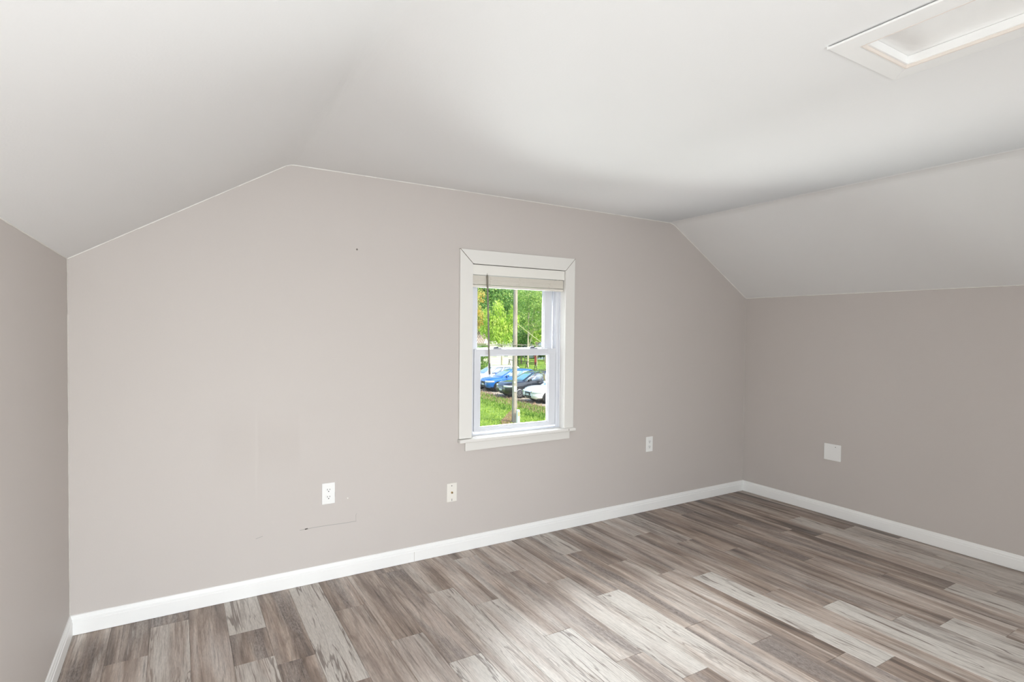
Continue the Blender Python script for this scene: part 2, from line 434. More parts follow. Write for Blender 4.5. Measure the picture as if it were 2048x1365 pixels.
# (column, y a little in front of the joint the board starts at): whitewash amount, some raised to paint in floor sheen / dark patches
WHITE = {(2, -.2): .52, (4, -.1): .95, (4, -.7): .75, (6, -.5): 1.0, (9, -1.2): .80, (11, -.8): .62, (12, -1.2): .85, (14, -.8): .62, (15, -1.0): .70,
         (16, -.1): .62, (19, -1.2): 1.0, (20, -.1): .50, (21, -.1): .55, (21, -1.7): 1.0, (22, -1.9): .62, (23, -2.0): 1.0, (26, -1.9): .85,
         (27, -2.1): .62, (28, -.8): .82, (28, -1.8): .85, (29, -1.2): .50, (8, -1.0): .45, (10, -.9): .58, (13, -1.5): .45, (17, -1.0): .35, (12, -.4): .35, (7, -1.0): .3}
DARKP = {(7, -.1): 1.0, (5, -.9): 1.0, (16, -.8): .9, (13, -.8): .8, (18, -.4): .8, (20, -.8): .55, (21, -1.0): .9, (22, -.4): .6, (24, -.8): .9,
         (25, -.2): .5, (25, -.9): .9, (1, -.1): .6, (27, -.4): .6, (10, -.2): .5, (12, -.4): .6, (16, -1.6): .8, (13, -1.2): .8, (23, -.5): .5, (23, -1.2): .6}
TONE_SHEEN = {(8, -1.0): .72, (9, -.7): .62, (10, -.9): .80, (11, -.8): .80, (12, -.6): .70, (13, -.8): .62, (14, -.8): .80, (15, -1.2): .80, (16, -.8): .6, (7, -.9): .6, (17, -1.0): .6, (0, -.2): .45, (1, -.1): .50, (1, -.6): .45, (2, -.05): .6, (3, -.4): .45, (5, -.3): .45, (7, -.8): .5, (8, -.3): .45, (9, -.4): .4,
        (18, -1.2): .35, (20, -.8): .30, (21, -1.0): .25, (22, -1.2): .30, (23, -1.2): .25, (24, -1.0): .22, (25, -1.0): .25, (26, -.4): .22, (26, -1.2): .28,
        (27, -.4): .20, (28, -.3): .18, (29, -.4): .10, (30, -.5): .15, (25, -.2): .22, (24, -.1): .3, (23, -.5): .3, (22, -.4): .35}  # paler middle boards carry the window's sheen in their colour
mesh_cache = {}
def plank_mesh(w, l):
    key = (round(w, 4), round(l, 4))
    if key not in mesh_cache:
        a, b = w / 2 - 0.0003, l / 2 - 0.0003; c, z = 0.0012, 0.0010
        mesh_cache[key] = MB().loft([[(-a, -b, -.006), (a, -b, -.006), (a, b, -.006), (-a, b, -.006)],
                                     [(-a, -b, -z), (a, -b, -z), (a, b, -z), (-a, b, -z)],
                                     [(-a + c, -b + c, 0), (a - c, -b + c, 0), (a - c, b - c, 0), (-a + c, b - c, 0)]]).mesh('plank', PLANK)
    return mesh_cache[key]
rp = random.Random(11)
for k in range(31):
    x0, x1 = k * PW + 0.002, min((k + 1) * PW + 0.002, W - 0.004)
    cuts = sorted({round(JOINT[k] - n * PL, 4) for n in range(-1, 7)} | set(EXTRA.get(k, [])), reverse=True)
    cuts = [-0.005] + [c for c in cuts if -DEP + 0.02 < c < -0.04] + [-DEP + 0.005]
    for ya, yb in zip(cuts[:-1], cuts[1:]):
        def pick(tab, dflt):
            for (kk, yy), v in tab.items():
                if kk == k and yb < yy < ya: return v
            return dflt
        wv_ = pick(WHITE, rp.choice([0.0, 0.0, 0.1, 0.25] if ya > -2.4 else [0, .2, .6, .9]))
        o = bpy.data.objects.new('plank', plank_mesh(x1 - x0, ya - yb)); COL.objects.link(o)
        o.location = ((x0 + x1) / 2, (ya + yb) / 2, 0)
        o.color = (pick(TONE_SHEEN, rp.uniform(0.30, 0.75)), wv_, pick(DARKP, rp.choice([.1, .3, .6, .8])), 1)
        attach(o, floor); o.matrix_parent_inverse = Matrix.Identity(4)

# ------------------------------------------------------------------ the window in view
def mat_glass():
    g = NT('window_glass')
    fr = g.n('Fresnel', {'IOR': 1.35})
    tr = g.n('BsdfTransparent', {'Color': (0.975, 0.985, 0.98, 1)})
    gl = g.n('BsdfGlossy', {'Roughness': 0.02})
    mx = g.n('MixShader'); g.set(mx.inputs[0], fr.outputs[0]); g.set(mx.inputs[1], tr); g.set(mx.inputs[2], gl)
    return g.end(mx)
GLASS = mat_glass()
win = thing('window_1', (2.337, 0, 0.69), 'white double-hung window between white casing boards', kind='structure')
IX0, IX1, IZ1 = 1.984, 2.694, 1.787           # inner edges of the casing
CX0, CX1, CZ1 = 1.897, 2.772, 1.872
YC = -0.018
def quadprism(pts, y0, y1): return MB().prism([(x, y0, z) for x, z in pts], (0, y1 - y0, 0))
g_ = 0.0006
quadprism([(CX0, .702), (IX0, .702), (IX0, IZ1 - g_), (CX0, CZ1 - g_)], 0.0, YC).build('casing_board', WTRIM, win, bevel=0.0018)
quadprism([(IX1, .702), (CX1, .702), (CX1, CZ1 - g_), (IX1, IZ1 - g_)], 0.0, YC).build('casing_board', WTRIM, win, bevel=0.0018)
quadprism([(CX0 + g_, CZ1), (IX0 + g_, IZ1), (IX1 - g_, IZ1), (CX1 - g_, CZ1)], 0.0, YC - 0.0012).build('casing_board', WTRIM, win, bevel=0.0018)
for a, b in (((CX0, CZ1), (IX0, IZ1)), ((CX1, CZ1), (IX1, IZ1))):       # open mitre joints
    d = Vector((b[0] - a[0], b[1] - a[1])).normalized() * 0.0012; n = Vector((-d.y, d.x))
    quadprism([(a[0] + n.x, a[1] + n.y), (b[0] + n.x, b[1] + n.y), (b[0] - n.x, b[1] - n.y), (a[0] - n.x, a[1] - n.y)], -0.001, YC - 0.0016).build('mitre_gap', GAPGREY, win)
# stool and apron
st = MB().prism([(CX0 - .005, -.042, .678), (CX1 + .007, -.042, .684), (CX1 + .007, 0, .684), (CX0 - .005, 0, .678)], (0, 0, 0.021)).build('stool', WTRIM, win, bevel=0.006, seg=3)
MB().box(OX0, OX1, 0, .05, .679, .702).build('stool_inner', WTRIM, win)
quadprism([(1.942, .623), (2.742, .630), (2.742, .684), (1.942, .678)], 0.0, -.015).build('apron', WTRIM, win, bevel=0.0015)
MB().box(2.715, 2.719, -.0426, -.041, .690, .701).build('chip', SCR2, win)
# jamb liners
MB().box(OX0, IX0, 0, T, .702, OZ1).build('jamb', WTRIM, win)
MB().box(IX1, OX1, 0, T, .702, OZ1).build('jamb', WTRIM, win)
MB().box(IX0, IX1, 0, T, IZ1, OZ1).build('head_jamb', WTRIM, win)
# vinyl unit: side tracks, sill, head
def frame_side(x0, x1, inner):
    m = MB().box(x0, x1, .040, .125, .702, IZ1)
    return m
frm = MB().box(IX0, 2.026, .048, .125, .702, IZ1).box(2.664, IX1, .048, .125, .702, IZ1)
frm.box(2.026, 2.034, .080, .084, .73, IZ1).box(2.656, 2.664, .080, .084, .73, IZ1)
frm.box(1.984, 1.990, .040, .048, .702, IZ1).box(2.686, 2.694, .040, .048, .702, IZ1)
frm.build('side_track', VINYL, win, bevel=0.0012)
MB().hexa([(IX0, .036, .702), (IX1, .036, .702), (IX1, .125, .702), (IX0, .125, .702), (IX0, .036, .708), (IX1, .036, .708), (IX1, .125, .728), (IX0, .125, .728)]).build('sill', VINYL, win, bevel=0.001)
MB().box(IX0, IX1, .045, .125, 1.755, IZ1).build('head_track', VINYL, win)
def sash(x0, x1, z0, z1, gx0, gx1, gz0, gz1, y0, y1, gy):
    s = thing('sash', ((x0 + x1) / 2, y0, z0), None)
    del_ = None
    attach(s, win)
    m = MB()
    m.box(x0, gx0, y0, y1, z0, z1).box(gx1, x1, y0, y1, z0, z1)
    return s, m
def build_sash(name, x0, x1, z0, z1, gx0, gx1, gz0, gz1, y0, y1, label):
    f = MB()
    f.add([(x, y, z) for y in (y0, y1) for x, z in ((x0, z0), (x1, z0), (x1, z1), (x0, z1), (gx0, gz0), (gx1, gz0), (gx1, gz1), (gx0, gz1))],
          [(0, 1, 5, 4), (1, 2, 6, 5), (2, 3, 7, 6), (3, 0, 4, 7)] + [(8, 12, 13, 9), (9, 13, 14, 10), (10, 14, 15, 11), (11, 15, 12, 8)] +
          [(0, 8, 9, 1), (1, 9, 10, 2), (2, 10, 11, 3), (3, 11, 8, 0), (4, 5, 13, 12), (5, 6, 14, 13), (6, 7, 15, 14), (7, 4, 12, 15)])
    o = f.build(name, VINYL, win, bevel=0.0018)
    o['label'] = label
    b = MB(); w, yb = 0.009, (y0 + y1) / 2 - 0.006          # glazing bead, bevelled towards the pane
    r0 = [(gx0, gz0), (gx1, gz0), (gx1, gz1), (gx0, gz1)]; r1 = [(gx0 + w, gz0 + w), (gx1 - w, gz0 + w), (gx1 - w, gz1 - w), (gx0 + w, gz1 - w)]
    vs = [(x, y0 + 0.004, z) for x, z in r0] + [(x, yb, z) for x, z in r1] + [(x, yb + 0.01, z) for x, z in r1] + [(x, yb + 0.01, z) for x, z in r0]
    b.add(vs, [(i, (i + 1) % 4, 4 + (i + 1) % 4, 4 + i) for i in range(4)] + [(4 + i, 4 + (i + 1) % 4, 8 + (i + 1) % 4, 8 + i) for i in range(4)] + [(8 + i, 8 + (i + 1) % 4, 12 + (i + 1) % 4, 12 + i) for i in range(4)])
    b.build('glazing_bead', VINYL, o)
    MB().box(gx0 + .002, gx1 - .002, yb + .002, yb + .006, gz0 + .002, gz1 - .002).build('pane', GLASS, o)
    return o
up_s = build_sash('upper_sash', 2.034, 2.656, 1.214, 1.775, 2.066, 2.592, 1.250, 1.735, .086, .118, 'upper sash set behind the lower one')
lo_s = build_sash('lower_sash', 2.030, 2.660, .722, 1.252, 2.072, 2.606, .744, 1.215, .046, .080, 'lower sash with lift rail')
MB().box(2.600, 2.660, .0445, .050, 1.215, 1.2535).build('rail_end_cap', VINYL, lo_s, bevel=0.001)
LOCK = plain('lock_grey_plastic', lin((176, 182, 196)), 0.3)
for xc in (2.20, 2.482):
    k = MB().prism([(xc - .036, .050, 1.252), (xc + .036, .050, 1.252), (xc + .026, .050, 1.259), (xc - .026, .050, 1.259)], (0, .03, 0)).build('sash_lock', LOCK, lo_s, bevel=0.002)
    MB().prism([(xc - .030, .052, 1.259), (xc + .012, .052, 1.259), (xc + .006, .052, 1.268), (xc - .022, .052, 1.266)], (0, .012, 0)).build('latch_lever', plain('lock_lever_dark', lin((92, 98, 110)), 0.35), k, bevel=0.002)
# rear window (behind the camera): frame, meeting rail and panes
rw = thing('window_2', ((RX0 + RX1) / 2, -DEP, RZ0), 'white framed window in the wall behind the viewpoint', kind='structure')
m = MB()
for x0, x1, z0, z1 in ((RX0 - .09, RX0, RZ0 - .09, RZ1 + .09), (RX1, RX1 + .09, RZ0 - .09, RZ1 + .09), (RX0, RX1, RZ1, RZ1 + .09), (RX0, RX1, RZ0 - .09, RZ0)):
    MB().box(x0, x1, -DEP, -DEP + .018, z0, z1).build('casing_board', TRIM, rw, bevel=0.002)
m.box(RX0, RX0 + .04, -DEP - .1, -DEP - .06, RZ0, RZ1).box(RX1 - .04, RX1, -DEP - .1, -DEP - .06, RZ0, RZ1)
m.box(RX0, RX1, -DEP - .1, -DEP - .06, RZ0, RZ0 + .04).box(RX0, RX1, -DEP - .1, -DEP - .06, RZ1 - .04, RZ1)
m.box((RX0 + RX1) / 2 - .03, (RX0 + RX1) / 2 + .03, -DEP - .1, -DEP - .06, RZ0, RZ1).build('frame', VINYL, rw)
for x0, x1 in ((RX0 + .04, (RX0 + RX1) / 2 - .03), ((RX0 + RX1) / 2 + .03, RX1 - .04)):
    MB().box(x0, x1, -DEP - .085, -DEP - .08, RZ0 + .04, RZ1 - .04).build('pane', GLASS, rw)

# raised blind
bl = thing('window_blind', (2.339, 0.0, 1.648), 'raised off-white slat blind at the top of the window', 'blind')
MB().box(1.987, 2.692, -.004, .006, 1.721, 1.7835).build('valance', plain('blind_valance_white', lin((240, 238, 231)), 0.4, var=0.015), bl, bevel=0.002)
MB().box(1.992, 2.688, .006, .040, 1.735, 1.782).build('head_rail', VINYL, bl)
zs = 1.716; n_sl = 11
for i in range(n_sl):
    z = 1.7165 - i * 0.0052
    dx = 0.0008 * math.sin(i * 2.1); dy = 0.0012 * math.sin(i * 1.3)
    MB().hexa([(1.993 + dx, .006 + dy, z - .0026), (2.689 + dx, .006 + dy, z - .0026), (2.689 + dx, .038 + dy, z - .0026), (1.993 + dx, .038 + dy, z - .0026),
               (1.993 + dx, .006 + dy, z + .0021), (2.689 + dx, .006 + dy, z + .0021), (2.689 + dx, .038 + dy, z + .0021), (1.993 + dx, .038 + dy, z + .0021)]).build('slat', SLAT, bl, bevel=0.0008, seg=1)
MB().box(1.992, 2.690, .005, .040, 1.644, 1.6585).build('bottom_rail', SLAT, bl, bevel=0.002)
for xc in (2.115, 2.335, 2.575):
    rr = random.Random(int(xc * 100)); pts = []
    for i in range(13): pts.append((xc + rr.uniform(-.012, .012), .0035 - rr.uniform(0, .003), 1.719 - i * .0058))
    MB().path(pts, .0009, 5).build('ladder_cord', SLAT, bl)
wd = MB().tube((2.088, -.011, 1.722), (2.107, -.013, 1.10), .0055, .0055, 6).build('tilt_wand', WANDM, bl)
MB().tube((2.1060, -.013, 1.165), (2.1072, -.013, 1.095), .0066, .0068, 8).build('wand_grip', plain('wand_grip_dark', lin((54, 50, 44)), 0.4), wd)
MB().path([(2.088, .0, 1.732), (2.088, -.011, 1.730), (2.088, -.011, 1.72)], .0014, 5).build('wand_hook', METAL, wd)

# unseen flush lamp added behind the viewpoint to brighten the ceiling
LX, LY = 0.95, -3.45
cl = thing('added_fill_lamp', (LX, LY, 2.12), 'round white flush lamp added unseen behind the viewpoint as fill light', 'lamp')
zc = ZR - .0005
MB().tube((LX, LY, zc), (LX, LY, zc - .025), .15, .155, 32).build('base_plate', METAL, cl, smooth=True)
rings = [[(LX + .14 * math.cos(a) * r_, LY + .14 * math.sin(a) * r_, zc - .025 - d_) for a in [2 * math.pi * i / 32 for i in range(32)]] for r_, d_ in ((1, 0), (.97, .03), (.85, .06), (.6, .082), (.25, .092))]
g_d = NT('frosted_shade')
tr_ = g_d.n('BsdfTranslucent', {'Color': (0.95, 0.94, 0.92, 1)}); tp_ = g_d.n('BsdfTransparent', {'Color': (0.95, 0.94, 0.92, 1)})
mx_ = g_d.n('MixShader', {0: 0.7}); g_d.set(mx_.inputs[1], tr_); g_d.set(mx_.inputs[2], tp_)
MB().loft(rings, caps=False).build('shade', g_d.end(mx_), cl, smooth=True)
bulb = lamp('added_fill_bulb', 'POINT', (LX, LY, zc - .22), (0, 0, -1), 3.5, (1.0, 0.97, 0.92))
bulb.data.shadow_soft_size = .10

# ------------------------------------------------------------------ wall plates
def duplex_outlet(x, z, label):
    t = thing('wall_outlet', (x, 0, z - .057), label, 'outlet')
    MB().box(x - .0345, x + .0345, -.0055, -.0002, z - .0575, z + .0575).build('cover_plate', PLASTIC, t, bevel=0.003, seg=3)
    for s in (1, -1):
        zc = z + s * .0195
        ring = []
        for i in range(20):
            a = 2 * math.pi * i / 20
            ring.append((x + max(-.0168, min(.0168, .0185 * math.cos(a))), -.0072, zc + max(-.0142, min(.0142, .0175 * math.sin(a)))))
        f = MB().prism(ring, (0, .003, 0)).build('receptacle_face', PLASTIC, t)
        for dx, hh in ((-.0064, .0042), (.0064, .0034)):
            MB().box(x + dx - .0012, x + dx + .0012, -.0076, -.0069, zc + .003 - hh, zc + .003 + hh).build('slot', DARK, f)
        MB().tube((x, -.0069, zc - .0075), (x, -.0077, zc - .0075), .0028, .0028, 10).build('ground_hole', DARK, f)
    sc_ = MB().tube((x, -.0050, z), (x, -.0068, z), .0033, .0028, 12).build('screw', PLASTIC, t)
    return t
o1 = duplex_outlet(1.1195, .476, 'white duplex outlet with cover plate above the wall scratch')
MB().box(1.1535, 1.1545, -.004, -.0006, .455, .478).build('paint_chip', SCR2, o1)
duplex_outlet(3.513, .512, 'white duplex outlet right of the window, nearest the far corner')
cx_, cz_ = 1.857, .376
t = thing('coax_plate', (cx_, 0, cz_ - .057), 'ivory cable wall plate with brass centre connector left of the window', 'wall plate')
MB().box(cx_ - .034, cx_ + .034, -.0055, -.0002, cz_ - .057, cz_ + .057).build('cover_plate', IVORY, t, bevel=0.003, seg=3)
c_ = MB().tube((cx_, -.005, cz_), (cx_, -.008, cz_), .0072, .0072, 6).build('connector_nut', BRASS, t)
MB().tube((cx_, -.008, cz_), (cx_, -.014, cz_), .0046, .0046, 12).build('connector_barrel', BRASS, c_)
MB().tube((cx_, -.014, cz_), (cx_, -.0144, cz_), .0030, .0030, 10).build('connector_hole', DARK, c_)
MB().tube((cx_ - .001, -.005, cz_ + .0415), (cx_ - .001, -.0066, cz_ + .0415), .0032, .0028, 10).build('screw', plain('dull_screw', (0.12, 0.11, 0.10), 0.5, metal=0.6), t)
MB().box(cx_ - .0012, cx_ + .0012, -.0062, -.005, cz_ - .052, cz_ - .038).build('screw_slot', DARK, t)
yb_, zb_ = -.772, .4805
t = thing('blank_plate', (W, yb_, zb_ - .061), 'square white blank wall plate on the right knee wall', 'wall plate')
MB().box(W - .0055, W - .0002, yb_ - .063, yb_ + .063, zb_ - .0615, zb_ + .0615).build('cover_plate', PLASTIC, t, bevel=0.003, seg=3)
for dy in (-.023, .023):
    for dz in (-.042, .042):
        MB().tube((W - .005, yb_ + dy, zb_ + dz), (W - .0066, yb_ + dy, zb_ + dz), .0030, .0026, 10).build('screw', PLASTIC if (dy, dz) != (-.023, .042) else MATS['dull_screw'], t)

# ------------------------------------------------------------------ attic hatch in the flat ceiling
ha = thing('attic_hatch', (2.26, -2.52, 2.20), 'white framed attic hatch with recessed panel in the ceiling', 'hatch')
ZC_ = 2.2265; tb = .012; zt_ = ZC_ - .0035
A0, A1, B0, B1 = 2.062, 2.458, -2.950, -2.154
ring_o = [(A0, B0), (A1, B0), (A1, B1), (A0, B1)]; ring_i = [(HX0, HY0), (HX1, HY0), (HX1, HY1), (HX0, HY1)]
for i in range(4):
    j = (i + 1) % 4
    pts = [ring_o[i], ring_o[j], ring_i[j], ring_i[i]]
    z1 = ZC_ if i != 3 else ZC_ - .0035           # the left board hangs a little free of the plaster
    MB().prism([(x, y, z1) for x, y in pts], (0, 0, -.0065)).build('frame_board', TRIM, ha, bevel=0.001)
PINK = plain('bare_wood_edge', lin((238, 229, 220)), 0.6, var=0.04)
e = .0004
for (x0, x1, y0, y1) in ((HX1 - .005, HX1 - e, HY0, HY1), (HX0 + e, HX0 + .005, HY0, HY1), (HX0 + .005, HX1 - .005, HY1 - .005, HY1 - e), (HX0 + .005, HX1 - .005, HY0 + e, HY0 + .005)):
    MB().box(x0, x1, y0, y1, ZC_ - .0095, ZC_ + .05).build('lining_strip', PINK, ha)
for (x0, x1, y0, y1) in ((HX1 - .012, HX1 - .0052, HY0 + .006, HY1 - .006), (HX0 + .0052, HX0 + .012, HY0 + .006, HY1 - .006), (HX0 + .0122, HX1 - .0122, HY1 - .012, HY1 - .0052), (HX0 + .0122, HX1 - .0122, HY0 + .0052, HY0 + .012)):
    MB().box(x0, x1, y0, y1, ZC_ - .001, ZC_ + .024).build('stop_strip', TRIM, ha, bevel=0.001)
MB().box(HX0 + .0055, HX1 - .0055, HY0 + .0055, HY1 - .0055, ZC_ + .0245, ZC_ + .040).build('hatch_panel', TRIM, ha)

# ================================================================== outside, seen through the window
GZ = -2.92                                     # ground level: the room is on the upper floor
FH = Vector((math.sin(YAW), math.cos(YAW), 0)); RH = Vector((math.cos(YAW), -math.sin(YAW), 0))
def view_dir(px, py): return _F + _R * ((px - 1024) / FPX) + _U * ((682.5 - py) / FPX)
def at(px, py, d):
    v = view_dir(px, py); return CAM + v * (d / v.dot(FH))
def ground(px, py, z=GZ):
    v = view_dir(px, py); return CAM + v * ((z - CAM.z) / v.z)
def onground(px, d):
    p = at(px, 690, d); return Vector((p.x, p.y, GZ))
def site(u, d, z=0.0):                         # metres right of / away from the house, along the line of sight
    p = Vector((CAM.x, CAM.y, 0)) + RH * u + FH * d; return Vector((p.x, p.y, GZ + z))

def mat_lawn():
    g = NT('lawn_grass')
    P = g.coord()
    c = g.ramp(g.noise(P, 1.1, 5.0, 0.6), [(0.30, lin((88, 118, 52))), (0.45, lin((120, 150, 62))), (0.60, lin((148, 174, 80))), (0.75, lin((172, 188, 102)))])
    c = g.mix(g.ramp(g.noise(P, 9, 4.0, 0.7), [(0.40, 0.0), (0.70, 0.5)]), c, lin((110, 150, 60)))
    return g.end(g.bsdf(c, 0.9, g.bump(g.noise(P, 22, 4.0, 0.7), 0.8, 0.08), spec=0.1))
def mat_gravel():
    g = NT('gravel_lot')
    P = g.coord()
    c = g.ramp(g.noise(P, 4.0, 5.0, 0.65), [(0.30, lin((134, 124, 110))), (0.55, lin((176, 166, 148))), (0.75, lin((200, 190, 172)))])
    return g.end(g.bsdf(c, 0.95, g.bump(g.noise(P, 60, 3.0), 0.6, 0.02), spec=0.1))
def mat_leaf(name, a, b, c3):
    g = NT(name)
    at_ = g.n('Attribute', attribute_name='tint')
    col = g.ramp(at_.outputs['Fac'], [(0.0, a), (0.5, b), (1.0, c3)])
    d = g.n('BsdfDiffuse'); g.set(d.inputs[0], col)
    t = g.n('BsdfTranslucent'); g.set(t.inputs[0], col)
    mx = g.n('MixShader', {0: 0.42}); g.set(mx.inputs[1], d); g.set(mx.inputs[2], t)
    return g.end(mx)
def mat_bark(name, a, b, sc=6.0):
    g = NT(name)
    c = g.ramp(g.noise(g.coord((sc * 2, sc * 2, sc * 0.25)), 1.0, 4.0, 0.65), [(0.30, a), (0.70, b)])
    return g.end(g.bsdf(c, 0.9, g.bump(g.noise(g.coord((40, 40, 2)), 1.0, 3.0), 0.5, 0.02), spec=0.15))

# terrain: lawn and gravel lot, far turf
def sheet(name, pts, z0, mat, n=1):
    return MB().prism([(p.x, p.y, GZ + z0) for p in pts], (0, 0, -0.25)).build(name, mat)
lawn = sheet('lawn', [site(-70, 2.5), site(70, 2.5), site(70, 150), site(-70, 150)], 0.0, mat_lawn())
tag(lawn, 'green lawn below the window and behind the cars', kind='structure')
# the gravel lot is a strip whose near edge runs away to the left, as the cars stand
lot = sheet('gravel_lot', [ground(760, 768), ground(960, 783), ground(1000, 795), ground(1047, 806), ground(1098, 816), ground(1180, 838), site(16, 29), site(16, 48), site(-24, 52)], 0.02, mat_gravel())
tag(lot, 'pale gravel parking lot under the row of cars', kind='structure')

def tufts(name, n, region, hmin, hmax, mat, seed, label, width=0.02, cat='grass'):
    rs = np.random.RandomState(seed)
    vs = np.zeros((n * 2, 3, 3)); tint = np.zeros(n * 2)
    k = 0
    pts = region(rs, n)
    for j in range(2):
        a = rs.uniform(0, 6.28, n); h = rs.uniform(hmin, hmax, n); w = width * rs.uniform(.6, 1.6, n)
        ln = rs.uniform(-.6, .6, (n, 2)) * h[:, None]
        off = rs.normal(0, width * 1.5, (n, 2))
        b = pts + np.column_stack([off, np.zeros(n)])
        dx = np.column_stack([np.cos(a) * w, np.sin(a) * w, np.zeros(n)])
        vs[j * n:(j + 1) * n, 0] = b - dx; vs[j * n:(j + 1) * n, 1] = b + dx
        vs[j * n:(j + 1) * n, 2] = b + np.column_stack([ln, h])
        tint[j * n:(j + 1) * n] = rs.uniform(0, 1, n)
    return leafmesh(name, vs.reshape(-1, 3), 3, tint, mat, label, cat)
def leafmesh(name, verts, per, tint, mat, label=None, cat=None, parent=None):
    nf = len(verts) // per
    me = bpy.data.meshes.new(name)
    me.vertices.add(len(verts)); me.vertices.foreach_set('co', np.asarray(verts, dtype=np.float32).ravel())
    me.loops.add(len(verts)); me.loops.foreach_set('vertex_index', np.arange(len(verts), dtype=np.int32))
    me.polygons.add(nf); me.polygons.foreach_set('loop_start', np.arange(0, len(verts), per, dtype=np.int32))
    me.update(calc_edges=True)
    a = me.attributes.new('tint', 'FLOAT', 'FACE'); a.data.foreach_set('value', np.asarray(tint, dtype=np.float32))
    me.materials.append(mat)
    o = bpy.data.objects.new(name, me); COL.objects.link(o)
    if parent is not None: attach(o, parent)
    o['kind'] = 'stuff'
    if label: tag(o, label, cat)
    return o
GRASSM = mat_leaf('grass_blades', lin((120, 150, 56)), lin((170, 196, 84)), lin((206, 218, 124)))
WEEDM = mat_leaf('dry_weeds', lin((150, 118, 92)), lin((196, 160, 132)), lin((216, 196, 160)))
WEEDG = mat_leaf('green_weeds', lin((84, 124, 52)), lin((132, 166, 70)), lin((176, 196, 110)))
def px_region(x0, x1, y0, y1):
    def f(rs, n):
        out = np.zeros((n, 3))
        for i in range(n):
            t = rs.uniform()
            u = rs.uniform(x0, x1); lo, hi = (y0(u), y1(u)) if callable(y0) else (y0, y1)
            p = ground(u, lo + (hi - lo) * t ** 1.2); out[i] = p
        return out
    return f
edge_y = lambda u: 783 + (u - 960) * 0.245      # near edge of the gravel, in the photograph's rows
tufts('grass_blades', 26000, px_region(700, 1400, lambda u: max(792, edge_y(u) + 6), lambda u: max(920, edge_y(u) + 40)), .03, .11, GRASSM, 4, 'short sunlit grass blades of the lawn below the window', .018)
tufts('dry_weeds', 2600, px_region(860, 1240, lambda u: edge_y(u) - 1, lambda u: edge_y(u) + 16),   .05, .20, WEEDM, 5, 'dry pinkish weeds along the near edge of the gravel', .018)
tufts('leafy_weeds', 2600, px_region(860, 1240, lambda u: edge_y(u) + 4, lambda u: edge_y(u) + 26), .05, .20, WEEDG, 6, 'green leafy weeds between the lawn and the gravel', .03)
tufts('bare_mulch', 1500, px_region(1004, 1030, lambda u: 848 - (u - 1000) * 1.1, lambda u: 850), .02, .08, WEEDM, 8, 'dead brown grass heaped round the foot of the pole', .025)

# ---------------- utility pole, pedestal, cables
PB = ground(1028.5, 846)
WOOD = mat_bark('weathered_pole_wood', lin((150, 137, 124)), lin((196, 184, 170)), 4.0)
pole = thing('utility_pole', PB, 'weathered wooden utility pole standing in front of the parked cars', 'utility pole')
MB().tube(PB + Vector((0, 0, -.2)), PB + Vector((0, 0, 9.2)), .117, .085, 20).build('shaft', WOOD, pole, smooth=True)
q = at(1031.0, 778, (PB - Vector((CAM.x, CAM.y, PB.z))).dot(FH) - .117)
MB().prism([q + RH * a + Vector((0, 0, b)) for a, b in ((-.06, -.14), (.05, -.14), (.05, .11), (-.06, .11))], -FH * .012).build('notice', plain('notice_white', lin((238, 236, 230)), 0.6), pole)
q2 = at(1029.5, 766, (PB - Vector((CAM.x, CAM.y, PB.z))).dot(FH) - .117)
MB().prism([q2 + RH * a + Vector((0, 0, b)) for a, b in ((-.04, -.03), (.04, -.03), (.04, .06), (-.04, .06))], -FH * .01).build('tag_plate', plain('tag_pale', lin((226, 214, 196)), 0.6), pole)
MB().tube(PB + RH * .10 - FH * .07 + Vector((0, 0, 0)), PB + RH * .09 - FH * .05 + Vector((0, 0, 3.0)), .018, .018, 8).build('ground_conduit', plain('conduit_grey', lin((176, 168, 158)), 0.6), pole)
for hh in (7.6, 8.4):
    MB().box(PB.x - .9, PB.x + .9, PB.y - .05, PB.y + .05, GZ + hh, GZ + hh + .11).build('crossarm', WOOD, pole)
pd = ground(1036, 848)
ped = thing('cable_pedestal', pd, 'short white cable pedestal at the foot of the utility pole', 'pedestal')
MB().tube(pd + Vector((0, 0, -.1)), pd + Vector((0, 0, .60)), .083, .083, 20).build('housing', plain('pedestal_white_green', lin((222, 228, 216)), 0.5, var=0.04), ped, smooth=True)
MB().tube(pd + Vector((0, 0, .60)), pd + Vector((0, 0, .645)), .086, .060, 20).build('cap', plain('pedestal_cap', lin((232, 232, 222)), 0.5), ped, smooth=True)
dirc = (-FH + RH * .5).normalized()
q = pd + dirc * .080
sd = Vector((-dirc.y, dirc.x, 0))
MB().prism([q + sd * a + Vector((0, 0, b)) for a, b in ((-.035, .36), (.035, .36), (.035, .55), (-.035, .55))], dirc * .008).build('warning_label', plain('label_orange', lin((232, 178, 120)), 0.6, var=0.2, scale=60), ped)
dP = (PB - Vector((CAM.x, CAM.y, PB.z))).dot(FH)
def cable(name, a, b, sag, r, label, mat):
    pts = []
    for i in range(25):
        t = i / 24; p = Vector(a).lerp(Vector(b), t); p.z -= sag * 4 * t * (1 - t); pts.append(p)
    return tag(MB().path(pts, r, 6).build(name, mat, smooth=True), label, 'cable')
CB = plain('cable_grey', lin((150, 146, 128)), 0.6); CB2 = plain('cable_pale', lin((206, 204, 160)), 0.6)
pa = at(1028, 690, dP)
cable('overhead_cable', pa + RH * -24 + FH * 1 + Vector((0, 0, .1)), pa + RH * .0 + FH * -.12, .18, .016, 'low grey cable running left from the utility pole', CB)
cable('overhead_cable', pa + FH * -.12, pa + RH * 24 + FH * -1, .12, .016, 'low grey cable running right from the utility pole', CB)
cable('guy_wire', at(1034.5, 648, dP), at(1150, 733, dP + 4), .05, .012, 'thin pale guy wire slanting down to the right of the pole', CB2)

